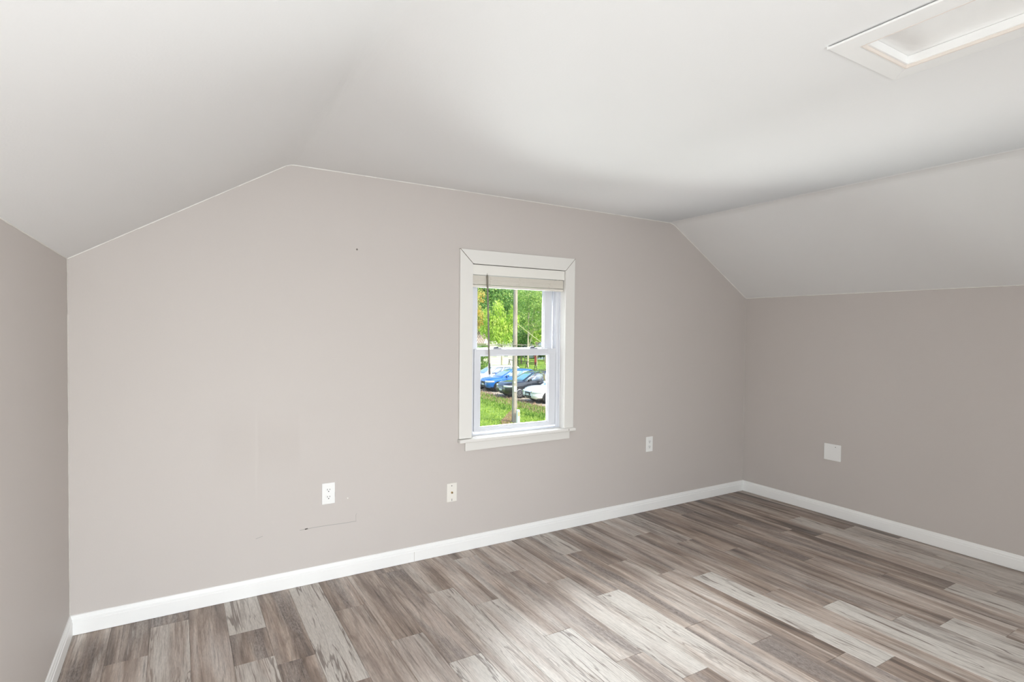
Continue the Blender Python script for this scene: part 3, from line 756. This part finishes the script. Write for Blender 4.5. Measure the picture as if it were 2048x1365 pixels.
# ---------------- cars
RUBBER = plain('tyre_rubber', (0.022, 0.022, 0.023), 0.8)
ALLOY = plain('alloy_wheel', (0.62, 0.62, 0.63), 0.3, metal=0.85)
BLACKP = plain('black_trim', (0.02, 0.02, 0.022), 0.45)
CHROME = plain('chrome', (0.75, 0.75, 0.76), 0.15, metal=1.0)
LENS = plain('headlight_lens', lin((216, 222, 226)), 0.08, coat=1.0)
PLATE = plain('licence_plate_white', lin((226, 226, 220)), 0.5)
def mat_carglass(name, c):
    g = NT(name); return g.end(g.bsdf(g.mix(g.noise(g.coord(), 3.0), c, tuple(v * 1.5 for v in c)), 0.06, spec=0.9, coat=1.0))
def paint(name, c, metal=0.25):
    g = NT(name); fl = g.noise(g.coord(), 900, 1.0)
    return g.end(g.bsdf(g.mix(g.math('MULTIPLY', fl, 0.2), c, tuple(min(1, v * 1.3) for v in c)), 0.28, metal=metal, coat=1.0))
def lerp_tab(tab, x):
    for (a, va), (b, vb) in zip(tab[:-1], tab[1:]):
        if a <= x <= b:
            t = (x - a) / (b - a); t = t * t * (3 - 2 * t) if False else t
            return va + (vb - va) * t
    return tab[0][1] if x < tab[0][0] else tab[-1][1]
def wheel(parent, x, y, r, w, side, spokes):
    m = MB(); n = 28
    prof_ = [(.62 * r, -.5 * w), (.9 * r, -.5 * w), (r, -.36 * w), (r, .36 * w), (.9 * r, .5 * w), (.64 * r, .5 * w)]
    rings = []
    for i in range(n):
        a = 2 * math.pi * i / n
        rings.append([(x + q[0] * math.cos(a), y + side * q[1], r + q[0] * math.sin(a)) for q in prof_])
    rings.append(rings[0]); m.loft(rings, closed=False, caps=False)
    t = m.build('wheel', RUBBER, parent, smooth=True)
    k = MB(); yo = y + side * .40 * w
    rr = []
    for i in range(n + 1):
        a = 2 * math.pi * i / n
        rr.append([(x + q * math.cos(a), yo + side * d, r + q * math.sin(a)) for q, d in ((.66 * r, .02), (.60 * r, .03), (.57 * r, -.02))])
    k.loft(rr, closed=False, caps=False)
    for i in range(spokes):
        a = 2 * math.pi * i / spokes; u = Vector((math.cos(a), 0, math.sin(a))); v = Vector((-math.sin(a), 0, math.cos(a))); c = Vector((x, yo, r))
        k.prism([c + u * .08 * r - v * .045 * r, c + u * .62 * r - v * .075 * r, c + u * .62 * r + v * .075 * r, c + u * .08 * r + v * .045 * r], (0, side * .025, 0))
    k.tube((x, yo - side * .02, r), (x, yo + side * .035, r), .12 * r, .10 * r, 12)
    k.build('rim', ALLOY, t)
    MB().tube((x, y - side * .1, r), (x, y + side * .30 * w, r), .6 * r, .6 * r, 20).build('brake_disc', plain('brake_dark', (0.03, 0.03, 0.03), 0.6), t)
    return t
def make_car(name, label, pos, heading, spec, body_mat, glass_mat, group=None):
    L, HW, HT, BELT, r = spec['L'], spec['W'] / 2, spec['H'], spec['belt'], spec['r']
    c = thing(name, pos, label, 'car', group, rz=heading)
    LOCAL.add(c.name)
    h = L / 2
    xs = [-1.0, -.97, -.90, -.72, -.45, 0, .30, .42, .55, .70, .82, .92, .97, 1.0]
    zb = [(-1, .48), (-.95, .30), (-.7, .24), (.7, .24), (.93, .26), (1, .36)]
    zs = [(-1, spec['tail']), (-.93, BELT - .02), (-.5, BELT), (.3, BELT), (.45, BELT - .02), (.75, spec['hood'] - .05), (.93, spec['nose'] + .04), (1, spec['nose'] - .10)]
    zt = [(-1, spec['tail'] + .02), (-.93, BELT + .01), (.3, BELT + .03), (.45, BELT + .03), (.75, spec['hood']), (.93, spec['nose'] + .07), (1, spec['nose'] - .06)]
    hw = [(-1, HW * .80), (-.93, HW * .92), (-.7, HW), (.6, HW), (.80, HW * .97), (.93, HW * .86), (1, HW * .66)]
    rings = []
    for s in xs:
        x = s * h; b_, sh, tp, w = lerp_tab(zb, s), lerp_tab(zs, s), lerp_tab(zt, s), lerp_tab(hw, s)
        half = [(w * .80, b_), (w * .97, b_ + .10), (w, b_ + (sh - b_) * .42), (w * .985, b_ + (sh - b_) * .74), (w * .94, sh - .03), (w * .86, sh + (tp - sh) * .35), (w * .45, sh + (tp - sh) * .9)]
        rings.append([(x, y, z) for y, z in half] + [(x, 0, tp)] + [(x, -y, z) for y, z in reversed(half)])
    bd = MB().loft(rings).build('body', body_mat, c, smooth=True)
    # cabin, lofted upwards from the belt
    lev = spec['cabin']       # (z, x front, x rear, half width)
    rings = []
    for z, xf, xr, w in lev:
        e = .10
        rings.append([(xf, -w + e * 1.6, z), (xf - e, -w + .03, z), (xf - e * 4, -w, z), (xr + e * 3, -w, z), (xr + e, -w + .05, z), (xr, -w + e * 2, z),
                      (xr, w - e * 2, z), (xr + e, w - .05, z), (xr + e * 3, w, z), (xf - e * 4, w, z), (xf - e, w - .03, z), (xf, w - e * 1.6, z)])
    MB().loft(rings).build('cabin', body_mat, c, smooth=True)
    def prm(z):
        for a, b in zip(lev[:-1], lev[1:]):
            if a[0] <= z <= b[0]:
                t = (z - a[0]) / (b[0] - a[0]); return [a[i] + (b[i] - a[i]) * t for i in range(4)]
        return lev[-1]
    z0, z1 = spec['gz']
    zz_ = [z0 + (z1 - z0) * i / 4 for i in range(5)]
    m = MB(); fr, bk = [], []                       # windscreen
    for z in zz_:
        _, xf, xr, w = prm(z)
        row = [(xf - .085 * abs(t) ** 4 + .008, t * (w - .055), z) for t in (-1, -.75, -.4, 0, .4, .75, 1)]
        fr.append(row)
    m.loft(fr, closed=False, caps=False)
    o = m.build('windscreen', glass_mat, c, smooth=True, fix=False)
    sol = o.modifiers.new('thick', 'SOLIDIFY'); sol.thickness = 0.012; sol.offset = 0
    m = MB(); fr = []
    for z in zz_:
        _, xf, xr, w = prm(z)
        fr.append([(xr - .008 + .06 * abs(t) ** 4, t * (w - .10), z) for t in (-1, -.6, 0, .6, 1)])
    m.loft(fr, closed=False, caps=False)
    o = m.build('rear_window', glass_mat, c, smooth=True, fix=False); sol = o.modifiers.new('thick', 'SOLIDIFY'); sol.thickness = 0.012; sol.offset = 0
    for s in (1, -1):
        for (f0, f1) in spec['side_glass']:         # fractions along the glasshouse, front to rear
            m = MB(); rows = []
            for z in zz_:
                _, xf, xr, w = prm(z)
                a = xf - .16; b = xr + .16
                rows.append([(a + (b - a) * (f0 + (f1 - f0) * t), s * (w + .007), z) for t in (0, .33, .66, 1)])
            m.loft(rows, closed=False, caps=False)
            o = m.build('side_window', spec.get('sg', glass_mat), c, smooth=True, fix=False); sol = o.modifiers.new('thick', 'SOLIDIFY'); sol.thickness = 0.012; sol.offset = 0
        # bright line round the side glass
        pts = []
        for z in zz_:
            _, xf, xr, w = prm(z); pts.append((xf - .14, s * (w + .012), z))
        _, xf, xr, w = prm(z1); pts += [((xf + xr) / 2, s * (w + .012), z1 + .02), (xr + .16, s * (w + .012), z1)]
        MB().path(pts, .012, 5).build('window_trim', spec.get('trim', CHROME), c)
        # mirror
        _, xf, xr, w = prm(z0 + .05)
        mr = MB().prism([(xf - .30, s * (w + .06), z0 + .0), (xf - .18, s * (w + .06), z0 + .02), (xf - .20, s * (w + .06), z0 + .15), (xf - .30, s * (w + .06), z0 + .15)], (0, s * .17, 0)).build('side_mirror', spec.get('mirror', body_mat), c, bevel=.02)
        MB().box(xf - .27, xf - .21, min(s * w, s * (w + .07)), max(s * w, s * (w + .07)), z0, z0 + .05).build('mirror_stalk', BLACKP, mr)
        for x in (spec['wf'], spec['wr']):
            ya = s * (HW * .985)
            ring = [(x + 1.17 * r * math.cos(a), ya - s * .03, r + 1.17 * r * math.sin(a)) for a in [math.pi * i / 14 - .25 * (1 if i == 0 else -1 if i == 14 else 0) for i in range(15)]]
            MB().prism(ring, (0, s * .055, 0)).build('wheel_arch', BLACKP, c)
            wheel(c, x, s * (HW - .085), r, .235, s, spec['spokes'])
        # headlamp, wrapped round the corner
        zn = spec['nose']
        cols = []                                    # lens follows the corner of the body
        for sx in (.78, .85, .91, .955, .985): cols.append((sx * h + .004, lerp_tab(hw, sx) * .985 + .012, (sx - .78) / .205))
        cols += [(h + .014, HW * .63, 1.05), (h + .016, HW * .44, 1.2)]
        rows = []
        for k_ in range(3):
            rows.append([(x_, s * y_, zn - .165 + .03 * (1 - min(1, t_)) + k_ * (.045 + .022 * min(1, t_))) for x_, y_, t_ in cols])
        hl = MB().loft(rows, closed=False, caps=False).build('headlight', LENS, c, smooth=True, fix=False)
        sol = hl.modifiers.new('thick', 'SOLIDIFY'); sol.thickness = 0.02; sol.offset = 0
        MB().tube((h * .99, s * HW * .60, zn - .10), (h + .03, s * HW * .60, zn - .10), .045, .045, 14).build('lamp_unit', CHROME, hl)
        MB().hexa([(h * .93, s * HW * .78, .36), (h * .975, s * HW * .52, .36), (h * .93, s * HW * .52, .36), (h * .89, s * HW * .78, .36),
                   (h * .93, s * HW * .78, .46), (h * .985, s * HW * .52, .46), (h * .93, s * HW * .52, .46), (h * .89, s * HW * .78, .46)]).build('fog_lamp', BLACKP, c, bevel=.01)
        MB().box(-.1, .06, min(s * (HW * .97), s * (HW + .02)), max(s * (HW * .97), s * (HW + .02)), BELT - .12, BELT - .09).build('door_handle', spec.get('trim', CHROME), c, bevel=.008)
        MB().box(-h * .5, h * .42, min(s * HW * .93, s * (HW + .008)), max(s * HW * .93, s * (HW + .008)), .26, .34).build('sill_trim', spec.get('sill', BLACKP), c, bevel=.01)
        if spec.get('rails'):
            _, xf, xr, w = prm(HT - .05)
            MB().path([(xf - .3, s * (w - .04), HT - .03), (xf - .45, s * (w - .05), HT + .03), (xr + .35, s * (w - .05), HT + .03), (xr + .2, s * (w - .04), HT - .03)], .018, 6).build('roof_rail', BLACKP, c)
    zn = spec['nose']
    gr = MB().hexa([(h * .96, -HW * .40, zn - .30), (h * 1.006, -HW * .28, zn - .31), (h * 1.006, HW * .28, zn - .31), (h * .96, HW * .40, zn - .30),
                    (h * .93, -HW * .46, zn - .12), (h * 1.004, -HW * .36, zn - .11), (h * 1.004, HW * .36, zn - .11), (h * .93, HW * .46, zn - .12)]).build('grille', BLACKP, c, bevel=.01)
    for i in range(3):
        MB().tube((h * 1.006, -HW * .33, zn - .28 + .06 * i), (h * 1.006, HW * .33, zn - .28 + .06 * i), .010, .010, 6).build('grille_bar', spec.get('trim', CHROME), gr)
    MB().hexa([(h * .95, -HW * .55, .33), (h * 1.004, -HW * .45, .33), (h * 1.004, HW * .45, .33), (h * .95, HW * .55, .33),
               (h * .95, -HW * .55, .44), (h * 1.006, -HW * .45, .44), (h * 1.006, HW * .45, .44), (h * .95, HW * .55, .44)]).build('lower_intake', BLACKP, c, bevel=.01)
    MB().box(h * 1.0, h * 1.012, -.155, .155, .445, .555).build('licence_plate', PLATE, c)
    MB().tube((0, 0, .30), (0, 0, .31), .01, .01, 6).build('floor_pan', BLACKP, c) if False else None
    MB().box(-h * .9, h * .88, -HW * .8, HW * .8, .20, .28).build('underbody', BLACKP, c)
    return c
SUV = dict(L=4.50, W=1.84, H=1.60, belt=1.02, r=.345, hood=1.02, nose=.84, tail=.90, gz=(1.06, 1.48), wf=1.40, wr=-1.28, spokes=10, rails=True,
           cabin=[(.95, 1.16, -2.12, .85), (1.06, 1.00, -2.10, .845), (1.29, .62, -1.98, .77), (1.48, .30, -1.86, .68), (1.56, .08, -1.72, .61), (1.60, -.25, -1.4, .44)],
           side_glass=((.05, .34), (.38, .66), (.70, .93)))
SUV2 = dict(SUV); SUV2.update(trim=BLACKP, rails=False)
HATCH = dict(L=4.20, W=1.78, H=1.50, belt=.95, r=.33, hood=.96, nose=.80, tail=.85, gz=(1.0, 1.40), wf=1.30, wr=-1.25, spokes=5,
             cabin=[(.88, 1.18, -1.92, .82), (1.0, 1.00, -1.88, .81), (1.22, .56, -1.74, .74), (1.40, .20, -1.58, .65), (1.47, -.05, -1.4, .58), (1.50, -.4, -1.1, .40)],
             side_glass=((.06, .40), (.44, .80)), trim=BLACKP)
SEDAN = dict(L=4.60, W=1.80, H=1.44, belt=.94, r=.33, hood=.96, nose=.76, tail=.92, gz=(.99, 1.36), wf=1.42, wr=-1.30, spokes=7,
             cabin=[(.88, 1.16, -1.78, .83), (1.0, .96, -1.62, .81), (1.22, .44, -1.26, .73), (1.36, .10, -1.02, .66), (1.43, -.15, -.85, .58), (1.46, -.35, -.7, .40)],
             side_glass=((.07, .46), (.51, .88)), trim=BLACKP)
# noses point left and towards the house: heading given from the sight line
def heading(phi):     # phi: angle of the car's axis from the picture plane, nose to the left and near
    v = -RH * math.cos(R(phi)) - FH * math.sin(R(phi)); return math.atan2(v.y, v.x)
def park(px, py, spec, phi, **k):
    """put the car so that its visible (left) front wheel touches the ground seen at px, py"""
    g = ground(px, py); hd = heading(phi)
    loc = Vector((math.cos(hd), math.sin(hd), 0)); left = Vector((-math.sin(hd), math.cos(hd), 0))
    p = g - loc * spec['wf'] - left * (spec['W'] / 2); p.z = GZ + .02
    return dict(pos=p, heading=hd)
TG = mat_carglass('car_glass_teal', lin((96, 150, 160))); GG = mat_carglass('car_glass_grey', lin((120, 134, 146))); BG_ = mat_carglass('car_glass_blue', lin((126, 152, 178)))
PHI = 27
SUV['sg'] = GG; SUV['mirror'] = paint('suv_black_paint', (0.018, 0.020, 0.024))
make_car('parked_car', 'black sport utility car with ten-spoke wheels behind the utility pole', **park(1039, 798, SUV, PHI), spec=SUV, body_mat=paint('suv_black', (0.022, 0.024, 0.030)), glass_mat=TG)
HATCH['sg'] = BG_
make_car('parked_car', 'bright blue hatchback left of the black sport utility car', **park(998, 785, HATCH, PHI), spec=HATCH, body_mat=paint('car_blue', lin((40, 112, 190))), glass_mat=BG_)
SEDAN['sg'] = TG
make_car('parked_car', 'white sedan at the right, nearest of the parked cars', **park(1097, 809, SEDAN, PHI), spec=SEDAN, body_mat=paint('car_white', lin((234, 234, 230)), 0.0), glass_mat=TG)
WAG = dict(SUV2); WAG['sg'] = GG
make_car('parked_car', 'white sport utility car at the left, furthest of the parked cars', **park(962, 779, WAG, PHI), spec=WAG, body_mat=paint('car_offwhite', lin((226, 226, 220)), 0.0), glass_mat=BG_)

# ---------------- trees and shrubs
def tree(name, label, base, h, blobs, n, leaf, mat, bark, seed, group=None, droop=0.0, trunk=.16, cat='tree', aspect=1.5):
    """blobs: (right, away, up, radius x, radius z) in metres from the foot of the trunk"""
    rs = np.random.RandomState(seed)
    t = thing(name, base, label, cat, group)
    m = MB()
    top = Vector(base) + Vector((0, 0, h * .62))
    m.tube(Vector(base) + Vector((0, 0, -.3)), top, trunk, trunk * .5, 10)
    o = m.build('trunk', bark, t, smooth=True)
    for k, (u, d, z, rx, rz) in enumerate(blobs):
        c = Vector(base) + RH * u + FH * d + Vector((0, 0, z))
        s0 = Vector(base) + Vector((0, 0, h * (.18 + .3 * rs.uniform())))
        mid = s0.lerp(c, .5) + Vector((rs.uniform(-.2, .2), rs.uniform(-.2, .2), .3))
        b = MB().tube(s0, mid, trunk * .42, trunk * .28, 7).tube(mid, c, trunk * .28, trunk * .08, 7)
        for j in range(5):
            e = c + Vector(tuple(rs.normal(0, .55, 3) * np.array([rx, rx, rz])))
            b.tube(mid.lerp(c, rs.uniform(.2, 1)), e, trunk * .13, trunk * .03, 5)
        b.build('branch', bark, t)
    tot = sum(b[3] ** 2 * b[4] for b in blobs); V_ = []; T_ = []
    for (u, d, z, rx, rz) in blobs:
        k = max(30, int(n * rx * rx * rz / tot))
        c = np.array(Vector(base) + RH * u + FH * d + Vector((0, 0, z)))
        # twig clusters inside the crown, leaves around each
        nc = max(6, k // 22)
        p = rs.normal(0, 1, (nc, 3)); p /= np.linalg.norm(p, axis=1)[:, None]
        p *= (rs.uniform(.12, 1, nc) ** .42)[:, None]
        cl = c + p * np.array([rx, rx, rz]); ct = np.clip(rs.normal(.5, .22, nc), 0, 1)
        idx = rs.randint(0, nc, k)
        spread = max(.14, .20 * rx)
        q = cl[idx] + rs.normal(0, spread, (k, 3)) * np.array([1, 1, .7])
        if droop: q[:, 2] -= np.abs(rs.normal(0, droop, k))
        L = leaf * rs.uniform(.6, 1.5, k)
        a = rs.normal(0, 1, (k, 3)); 
        if droop: a[:, 2] = -np.abs(a[:, 2]) * 2.2 - .8
        a /= np.linalg.norm(a, axis=1)[:, None]
        b = np.cross(a, rs.normal(0, 1, (k, 3))); b /= np.linalg.norm(b, axis=1)[:, None] + 1e-9
        la = a * (L * aspect / 2)[:, None]; lb = b * (L / 2)[:, None]
        V_.append(np.stack([q - la, q + lb, q + la, q - lb], 1).reshape(-1, 3))
        T_.append(np.clip(ct[idx] + rs.normal(0, .14, k), 0, 1))
    leafmesh('foliage', np.concatenate(V_), 4, np.concatenate(T_), mat, parent=t)
    return t
BARK = mat_bark('tree_bark', lin((96, 84, 72)), lin((150, 136, 120)))
BARKL = mat_bark('pale_bark', lin((160, 148, 124)), lin((204, 194, 168)))
L_DARK = mat_leaf('leaf_deep_green', lin((86, 136, 84)), lin((142, 184, 108)), lin((204, 224, 136)))
L_MID = mat_leaf('leaf_fresh_green', lin((112, 152, 88)), lin((166, 198, 108)), lin((212, 222, 146)))
L_YEL = mat_leaf('leaf_yellow_green', lin((134, 178, 78)), lin((192, 218, 100)), lin((226, 236, 140)))
L_OR = mat_leaf('leaf_orange_yellow', lin((206, 172, 92)), lin((226, 208, 124)), lin((188, 206, 112)))
L_PALE = mat_leaf('leaf_pale_grey_green', lin((128, 152, 104)), lin((176, 194, 132)), lin((218, 222, 176)))
L_DEEP = mat_leaf('leaf_dark_shrub', lin((44, 78, 48)), lin((72, 112, 62)), lin((124, 158, 84)))
G_FAR = 'trees beyond the parking lot'
tree('maple_tree', 'deep green broad maple filling the upper left of the window view', onground(985, 74), 13.5,
     [(-2.4, 0, 8.6, 3.2, 3.0), (1.6, .5, 9.0, 3.2, 3.2), (-.4, -1, 6.4, 3.0, 2.4), (3.6, 1, 6.6, 2.6, 2.4), (-4.6, 0, 6.4, 2.8, 2.4), (0, 0, 11.4, 3.0, 2.2)], 26000, .15, L_DARK, BARK, 21, G_FAR, trunk=.30)
tree('drooping_tree', 'bright yellow-green tree with hanging sprays left of the pole', onground(1004, 59), 7.0,
     [(-.3, 0, 5.6, 1.0, .8), (.5, .2, 4.7, 1.0, 1.0), (-.6, -.2, 4.2, .9, .9), (.15, -.3, 3.7, .8, .7), (-1.1, .1, 5.0, .8, .8), (.75, 0, 3.9, .5, .6), (-.9, 0, 3.6, .5, .5), (-.5, 0, 6.9, .6, .7), (1.3, .1, 5.6, .6, .6), (-1.7, 0, 4.3, .6, .6), (.9, 0, 6.5, .5, .5), (-1.5, 0, 6.1, .6, .5)], 7000, .085, L_YEL, BARKL, 22, G_FAR, droop=.35, trunk=.10, aspect=2.6)
tree('blossoming_tree', 'orange-tinged young tree at the left edge of the view', onground(952, 67), 8.0,
     [(.2, 0, 5.4, 1.1, 1.2), (-.8, .3, 6.6, 1.3, 1.2), (.3, 0, 8.2, .9, .9), (-1.2, 0, 4.6, 1.3, 1.0)], 4200, .11, L_OR, BARKL, 23, G_FAR, trunk=.12)
tree('airy_tree', 'light green airy tree with bare twigs right of the pole', onground(1056, 63), 10.0,
     [(-.9, 0, 6.0, 1.2, 1.1), (.8, .2, 7.0, 1.3, 1.1), (0, -.2, 8.4, 1.5, 1.2), (1.3, 0, 5.2, 1.1, .9), (-.4, .1, 4.8, 1.0, .8), (2.4, 0, 6.6, 1.2, 1.2)], 7000, .10, L_MID, BARKL, 24, G_FAR, trunk=.12)
tree('pale_tree', 'pale grey-green tree at the right edge of the window view', onground(1092, 68), 10.0,
     [(.2, 0, 5.2, 1.6, 1.3), (-1.3, .3, 4.4, 1.3, 1.0), (1.4, 0, 7.6, 1.9, 1.6), (-.6, 0, 9.0, 1.7, 1.5)], 8000, .11, L_PALE, BARKL, 25, G_FAR, trunk=.14)
tree('shade_tree', 'dark leafy tree behind the low bars right of the pole', onground(1043, 69.5), 6.0,
     [(-.2, 0, 3.2, 1.0, .8), (.9, .2, 3.6, .9, .7), (1.9, 0, 3.9, .9, .6)], 3200, .11, L_DARK, BARK, 26, G_FAR, trunk=.10)
tree('golden_shrub', 'yellow-green shrub in front of the dark red shed', onground(1074, 65.5), 4.6,
     [(0, 0, 3.3, .7, .5), (.6, .1, 3.9, .6, .5), (-.7, 0, 3.9, .6, .5)], 1700, .10, L_YEL, BARKL, 27, G_FAR, trunk=.06, cat='shrub')
tree('garden_shrub', 'green shrub at the left beside the cream shed', onground(964, 60), 2.6,
     [(-.1, 0, 1.5, .7, .7), (.2, .2, 2.2, .6, .5), (-.9, 0, 1.3, .8, .8), (.15, 0, .6, .6, .5)], 2200, .10, L_MID, BARK, 28, G_FAR, trunk=.06, cat='shrub')
tree('dark_shrub', 'dark green shrub behind the middle of the far metal frame', onground(1050, 75), 2.6,
     [(-.9, 0, 1.2, .9, 1.0), (.1, .2, 1.5, .9, 1.1), (.2, 0, 2.4, .8, .6), (-.8, 0, 2.3, .7, .6)], 2600, .12, L_DEEP, BARK, 61, G_FAR, trunk=.06, cat='shrub')
tree('dark_shrub', 'dark green shrub in front of the blue-grey house', onground(1088, 76), 2.6,
     [(-.6, 0, 1.2, .9, .9), (.6, .2, 1.4, .9, 1.0), (1.9, 0, 1.3, .9, 1.0)], 2600, .12, L_DEEP, BARK, 62, G_FAR, trunk=.06, cat='shrub')
far = [(-13, 92, 'tall dark tree furthest to the left on the horizon'), (-5.5, 99, 'tall dark tree on the horizon left of the pole'), (2, 94, 'tall dark tree on the horizon behind the pole'),
       (9, 98, 'tall dark tree on the horizon right of the pole'), (17, 93, 'tall dark tree furthest to the right on the horizon')]
for i, (u, d, lb) in enumerate(far):
    tree('horizon_tree', lb, site(u * 1.12, d + (i % 2) * 9), 17, [(-2.5, 0, 5.5, 3.6, 3.2), (2.5, 0, 6, 3.6, 3.4), (0, 0, 9.5, 4.2, 3.4), (-2, 1, 13, 3.6, 3.0), (2.4, 0, 12.5, 3.6, 3.0), (0, -1.5, 2.6, 3.6, 2.4)],
         9000, .30, (L_DARK, L_MID)[i % 2 if i != 2 else 1], BARK, 40 + i, G_FAR, trunk=.35)
sp = onground(1090, 34.9)
tree('sapling', 'slender sapling between the black car and the white sedan', sp, 2.4,
     [(-.35, 0, 1.62, .30, .08), (.05, 0, 2.1, .28, .2), (-.10, 0, 1.5, .14, .12)], 170, .035, L_MID, mat_bark('sapling_bark', lin((126, 122, 84)), lin((168, 160, 120))), 31, trunk=.05, cat='sapling', aspect=2.2)

# ---------------- sheds, houses and play bars
CREAM = plain('cream_siding', lin((240, 232, 214)), 0.7, var=0.02)
ROOFG = plain('roof_brown_grey', lin((140, 118, 104)), 0.8, var=0.1)
def gabled(name, label, px0, px1, ybase_d, eave, apex, depth, wallm, roofm, cat, openings=(), turn=0.0, clap=True):
    d = ybase_d
    a = onground(px0, d); b = onground(px1, d); w = (b - a).length; mid = (a + b) / 2
    ux = RH * math.cos(turn) + FH * math.sin(turn); uy = -RH * math.sin(turn) + FH * math.cos(turn)
    t = thing(name, mid, label, cat)
    P = lambda x, y, z: mid + ux * x + uy * y + Vector((0, 0, z))
    MB().prism([P(-w / 2, 0, 0), P(w / 2, 0, 0), P(w / 2, 0, eave), P(0, 0, apex), P(-w / 2, 0, eave)], uy * depth).build('wall', wallm, t)
    if clap:
        k = int(eave / .28)
        for i in range(1, k + 1):
            MB().prism([P(-w / 2, -.012, i * .28 - .02), P(w / 2, -.012, i * .28 - .02), P(w / 2, 0, i * .28), P(-w / 2, 0, i * .28)], Vector((0, 0, .012))).build('siding_board', wallm, t)
    for s in (-1, 1):
        sl = Vector((w / 2 + .18, apex - eave)); e0 = eave - .18 * (apex - eave) / (w / 2)
        MB().prism([P(s * (w / 2 + .18), -.15, e0), P(0, -.15, apex), P(0, -.15, apex + .07), P(s * (w / 2 + .18), -.15, e0 + .07)], uy * (depth + .3)).build('roof_slope', roofm, t)
    for (x0, x1, z0, z1, n) in openings:
        f = MB().prism([P(x0 - .05, -.03, z0 - .05), P(x1 + .05, -.03, z0 - .05), P(x1 + .05, -.03, z1 + .05), P(x0 - .05, -.03, z1 + .05)], uy * .03).build('window', plain('frame_white', lin((242, 240, 232)), 0.6), t)
        for i in range(n):
            xa = x0 + (x1 - x0) * (i + .18) / n; xb = x0 + (x1 - x0) * (i + .82) / n
            MB().prism([P(xa, -.045, z0), P(xb, -.045, z0), P(xb, -.045, z1), P(xa, -.045, z1)], uy * .02).build('pane', plain('dark_pane', (0.06, 0.06, 0.07), 0.2), f)
    return t, P, w
gabled('garden_shed', 'cream gabled shed with two small windows behind the white car', 977, 1027, 64, 2.50, 4.20, 3.2, CREAM, plain('roof_pale', lin((196, 186, 172)), 0.8, var=0.1), 'shed',
       openings=((-.92, -.48, 1.18, 1.42, 3), (.38, .82, 1.18, 1.42, 3)))
# neighbour's low building with a ribbed metal roof, left edge
nb = onground(948, 70)
t = thing('ribbed_roof_house', nb, 'low house with dark ribbed metal roof at the left edge', 'house')
Pn = lambda x, y, z: nb + RH * x + FH * y + Vector((0, 0, z))
MB().prism([Pn(-5, 0, 0), Pn(1.55, 0, 0), Pn(1.55, 0, 2.5), Pn(-5, 0, 2.5)], FH * 4).build('wall', CREAM, t)
rf = MB().prism([Pn(-5.3, -.4, 2.45), Pn(1.9, -.4, 2.45), Pn(1.0, 3.0, 3.95), Pn(-5.3, 3.0, 3.95)], Vector((0, 0, .06))).build('roof', plain('metal_roof_pale', lin((214, 204, 192)), 0.5), t)
for i in range(34):
    x0 = -5.2 + i * .21
    MB().hexa([Pn(x0, -.41, 2.51), Pn(x0 + .085, -.41, 2.51), Pn(x0 + .085 + .55, 2.98, 4.01), Pn(x0 + .55, 2.98, 4.01), Pn(x0, -.41, 2.56), Pn(x0 + .085, -.41, 2.56), Pn(x0 + .085 + .55, 2.98, 4.06), Pn(x0 + .55, 2.98, 4.06)]).build('roof_rib', ROOFG, rf) if x0 < 1.25 else None
gabled('red_shed', 'narrow dark red shed among the trees right of the pole', 1069.5, 1075, 68, 1.15, 1.45, .8, plain('barn_red', lin((150, 62, 60)), 0.7, var=0.1), ROOFG, 'shed', clap=False)
gabled('grey_house', 'blue-grey house half hidden by trees at the right', 1076, 1150, 80, 2.3, 4.0, 6, plain('blue_grey_siding', lin((150, 166, 182)), 0.7), ROOFG, 'house', openings=((-1.6, -.9, 1.0, 1.9, 2),), clap=False)
gabled('white_house', 'small white house glimpsed between the trees right of the pole', 1049, 1068, 84, 1.7, 2.6, 4, plain('white_siding', lin((236, 234, 230)), 0.7), ROOFG, 'house', clap=False)
# low A-frame bars on the far grass
IRON = plain('dark_iron', (0.03, 0.028, 0.026), 0.6)
f0 = ground(1018.5, 737); f1 = ground(1071, 744.5)
t = thing('swing_frame', f0, 'dark metal frame on A-shaped legs on the far grass', 'swing frame')
HTF = .92
MB().tube(f0 + Vector((0, 0, HTF)) - (f1 - f0) * .03, f1 + Vector((0, 0, HTF)) + (f1 - f0) * .03, .028, .028, 8).build('top_bar', IRON, t)
ax = (f1 - f0).normalized(); sd = (RH * .8 + FH * -.6).normalized()
for s_ in (0.0, .34, .68, 1.0):
    c0 = f0.lerp(f1, s_)
    for sg in (-1, 1):
        MB().tube(c0 + Vector((0, 0, HTF + .05)) - sd * sg * .03, c0 + sd * sg * .24, .032, .032, 8).build('leg', IRON, t)
    MB().tube(c0 + Vector((0, 0, .45)) - sd * .14, c0 + Vector((0, 0, .45)) + sd * .14, .018, .018, 6).build('cross_brace', IRON, t)
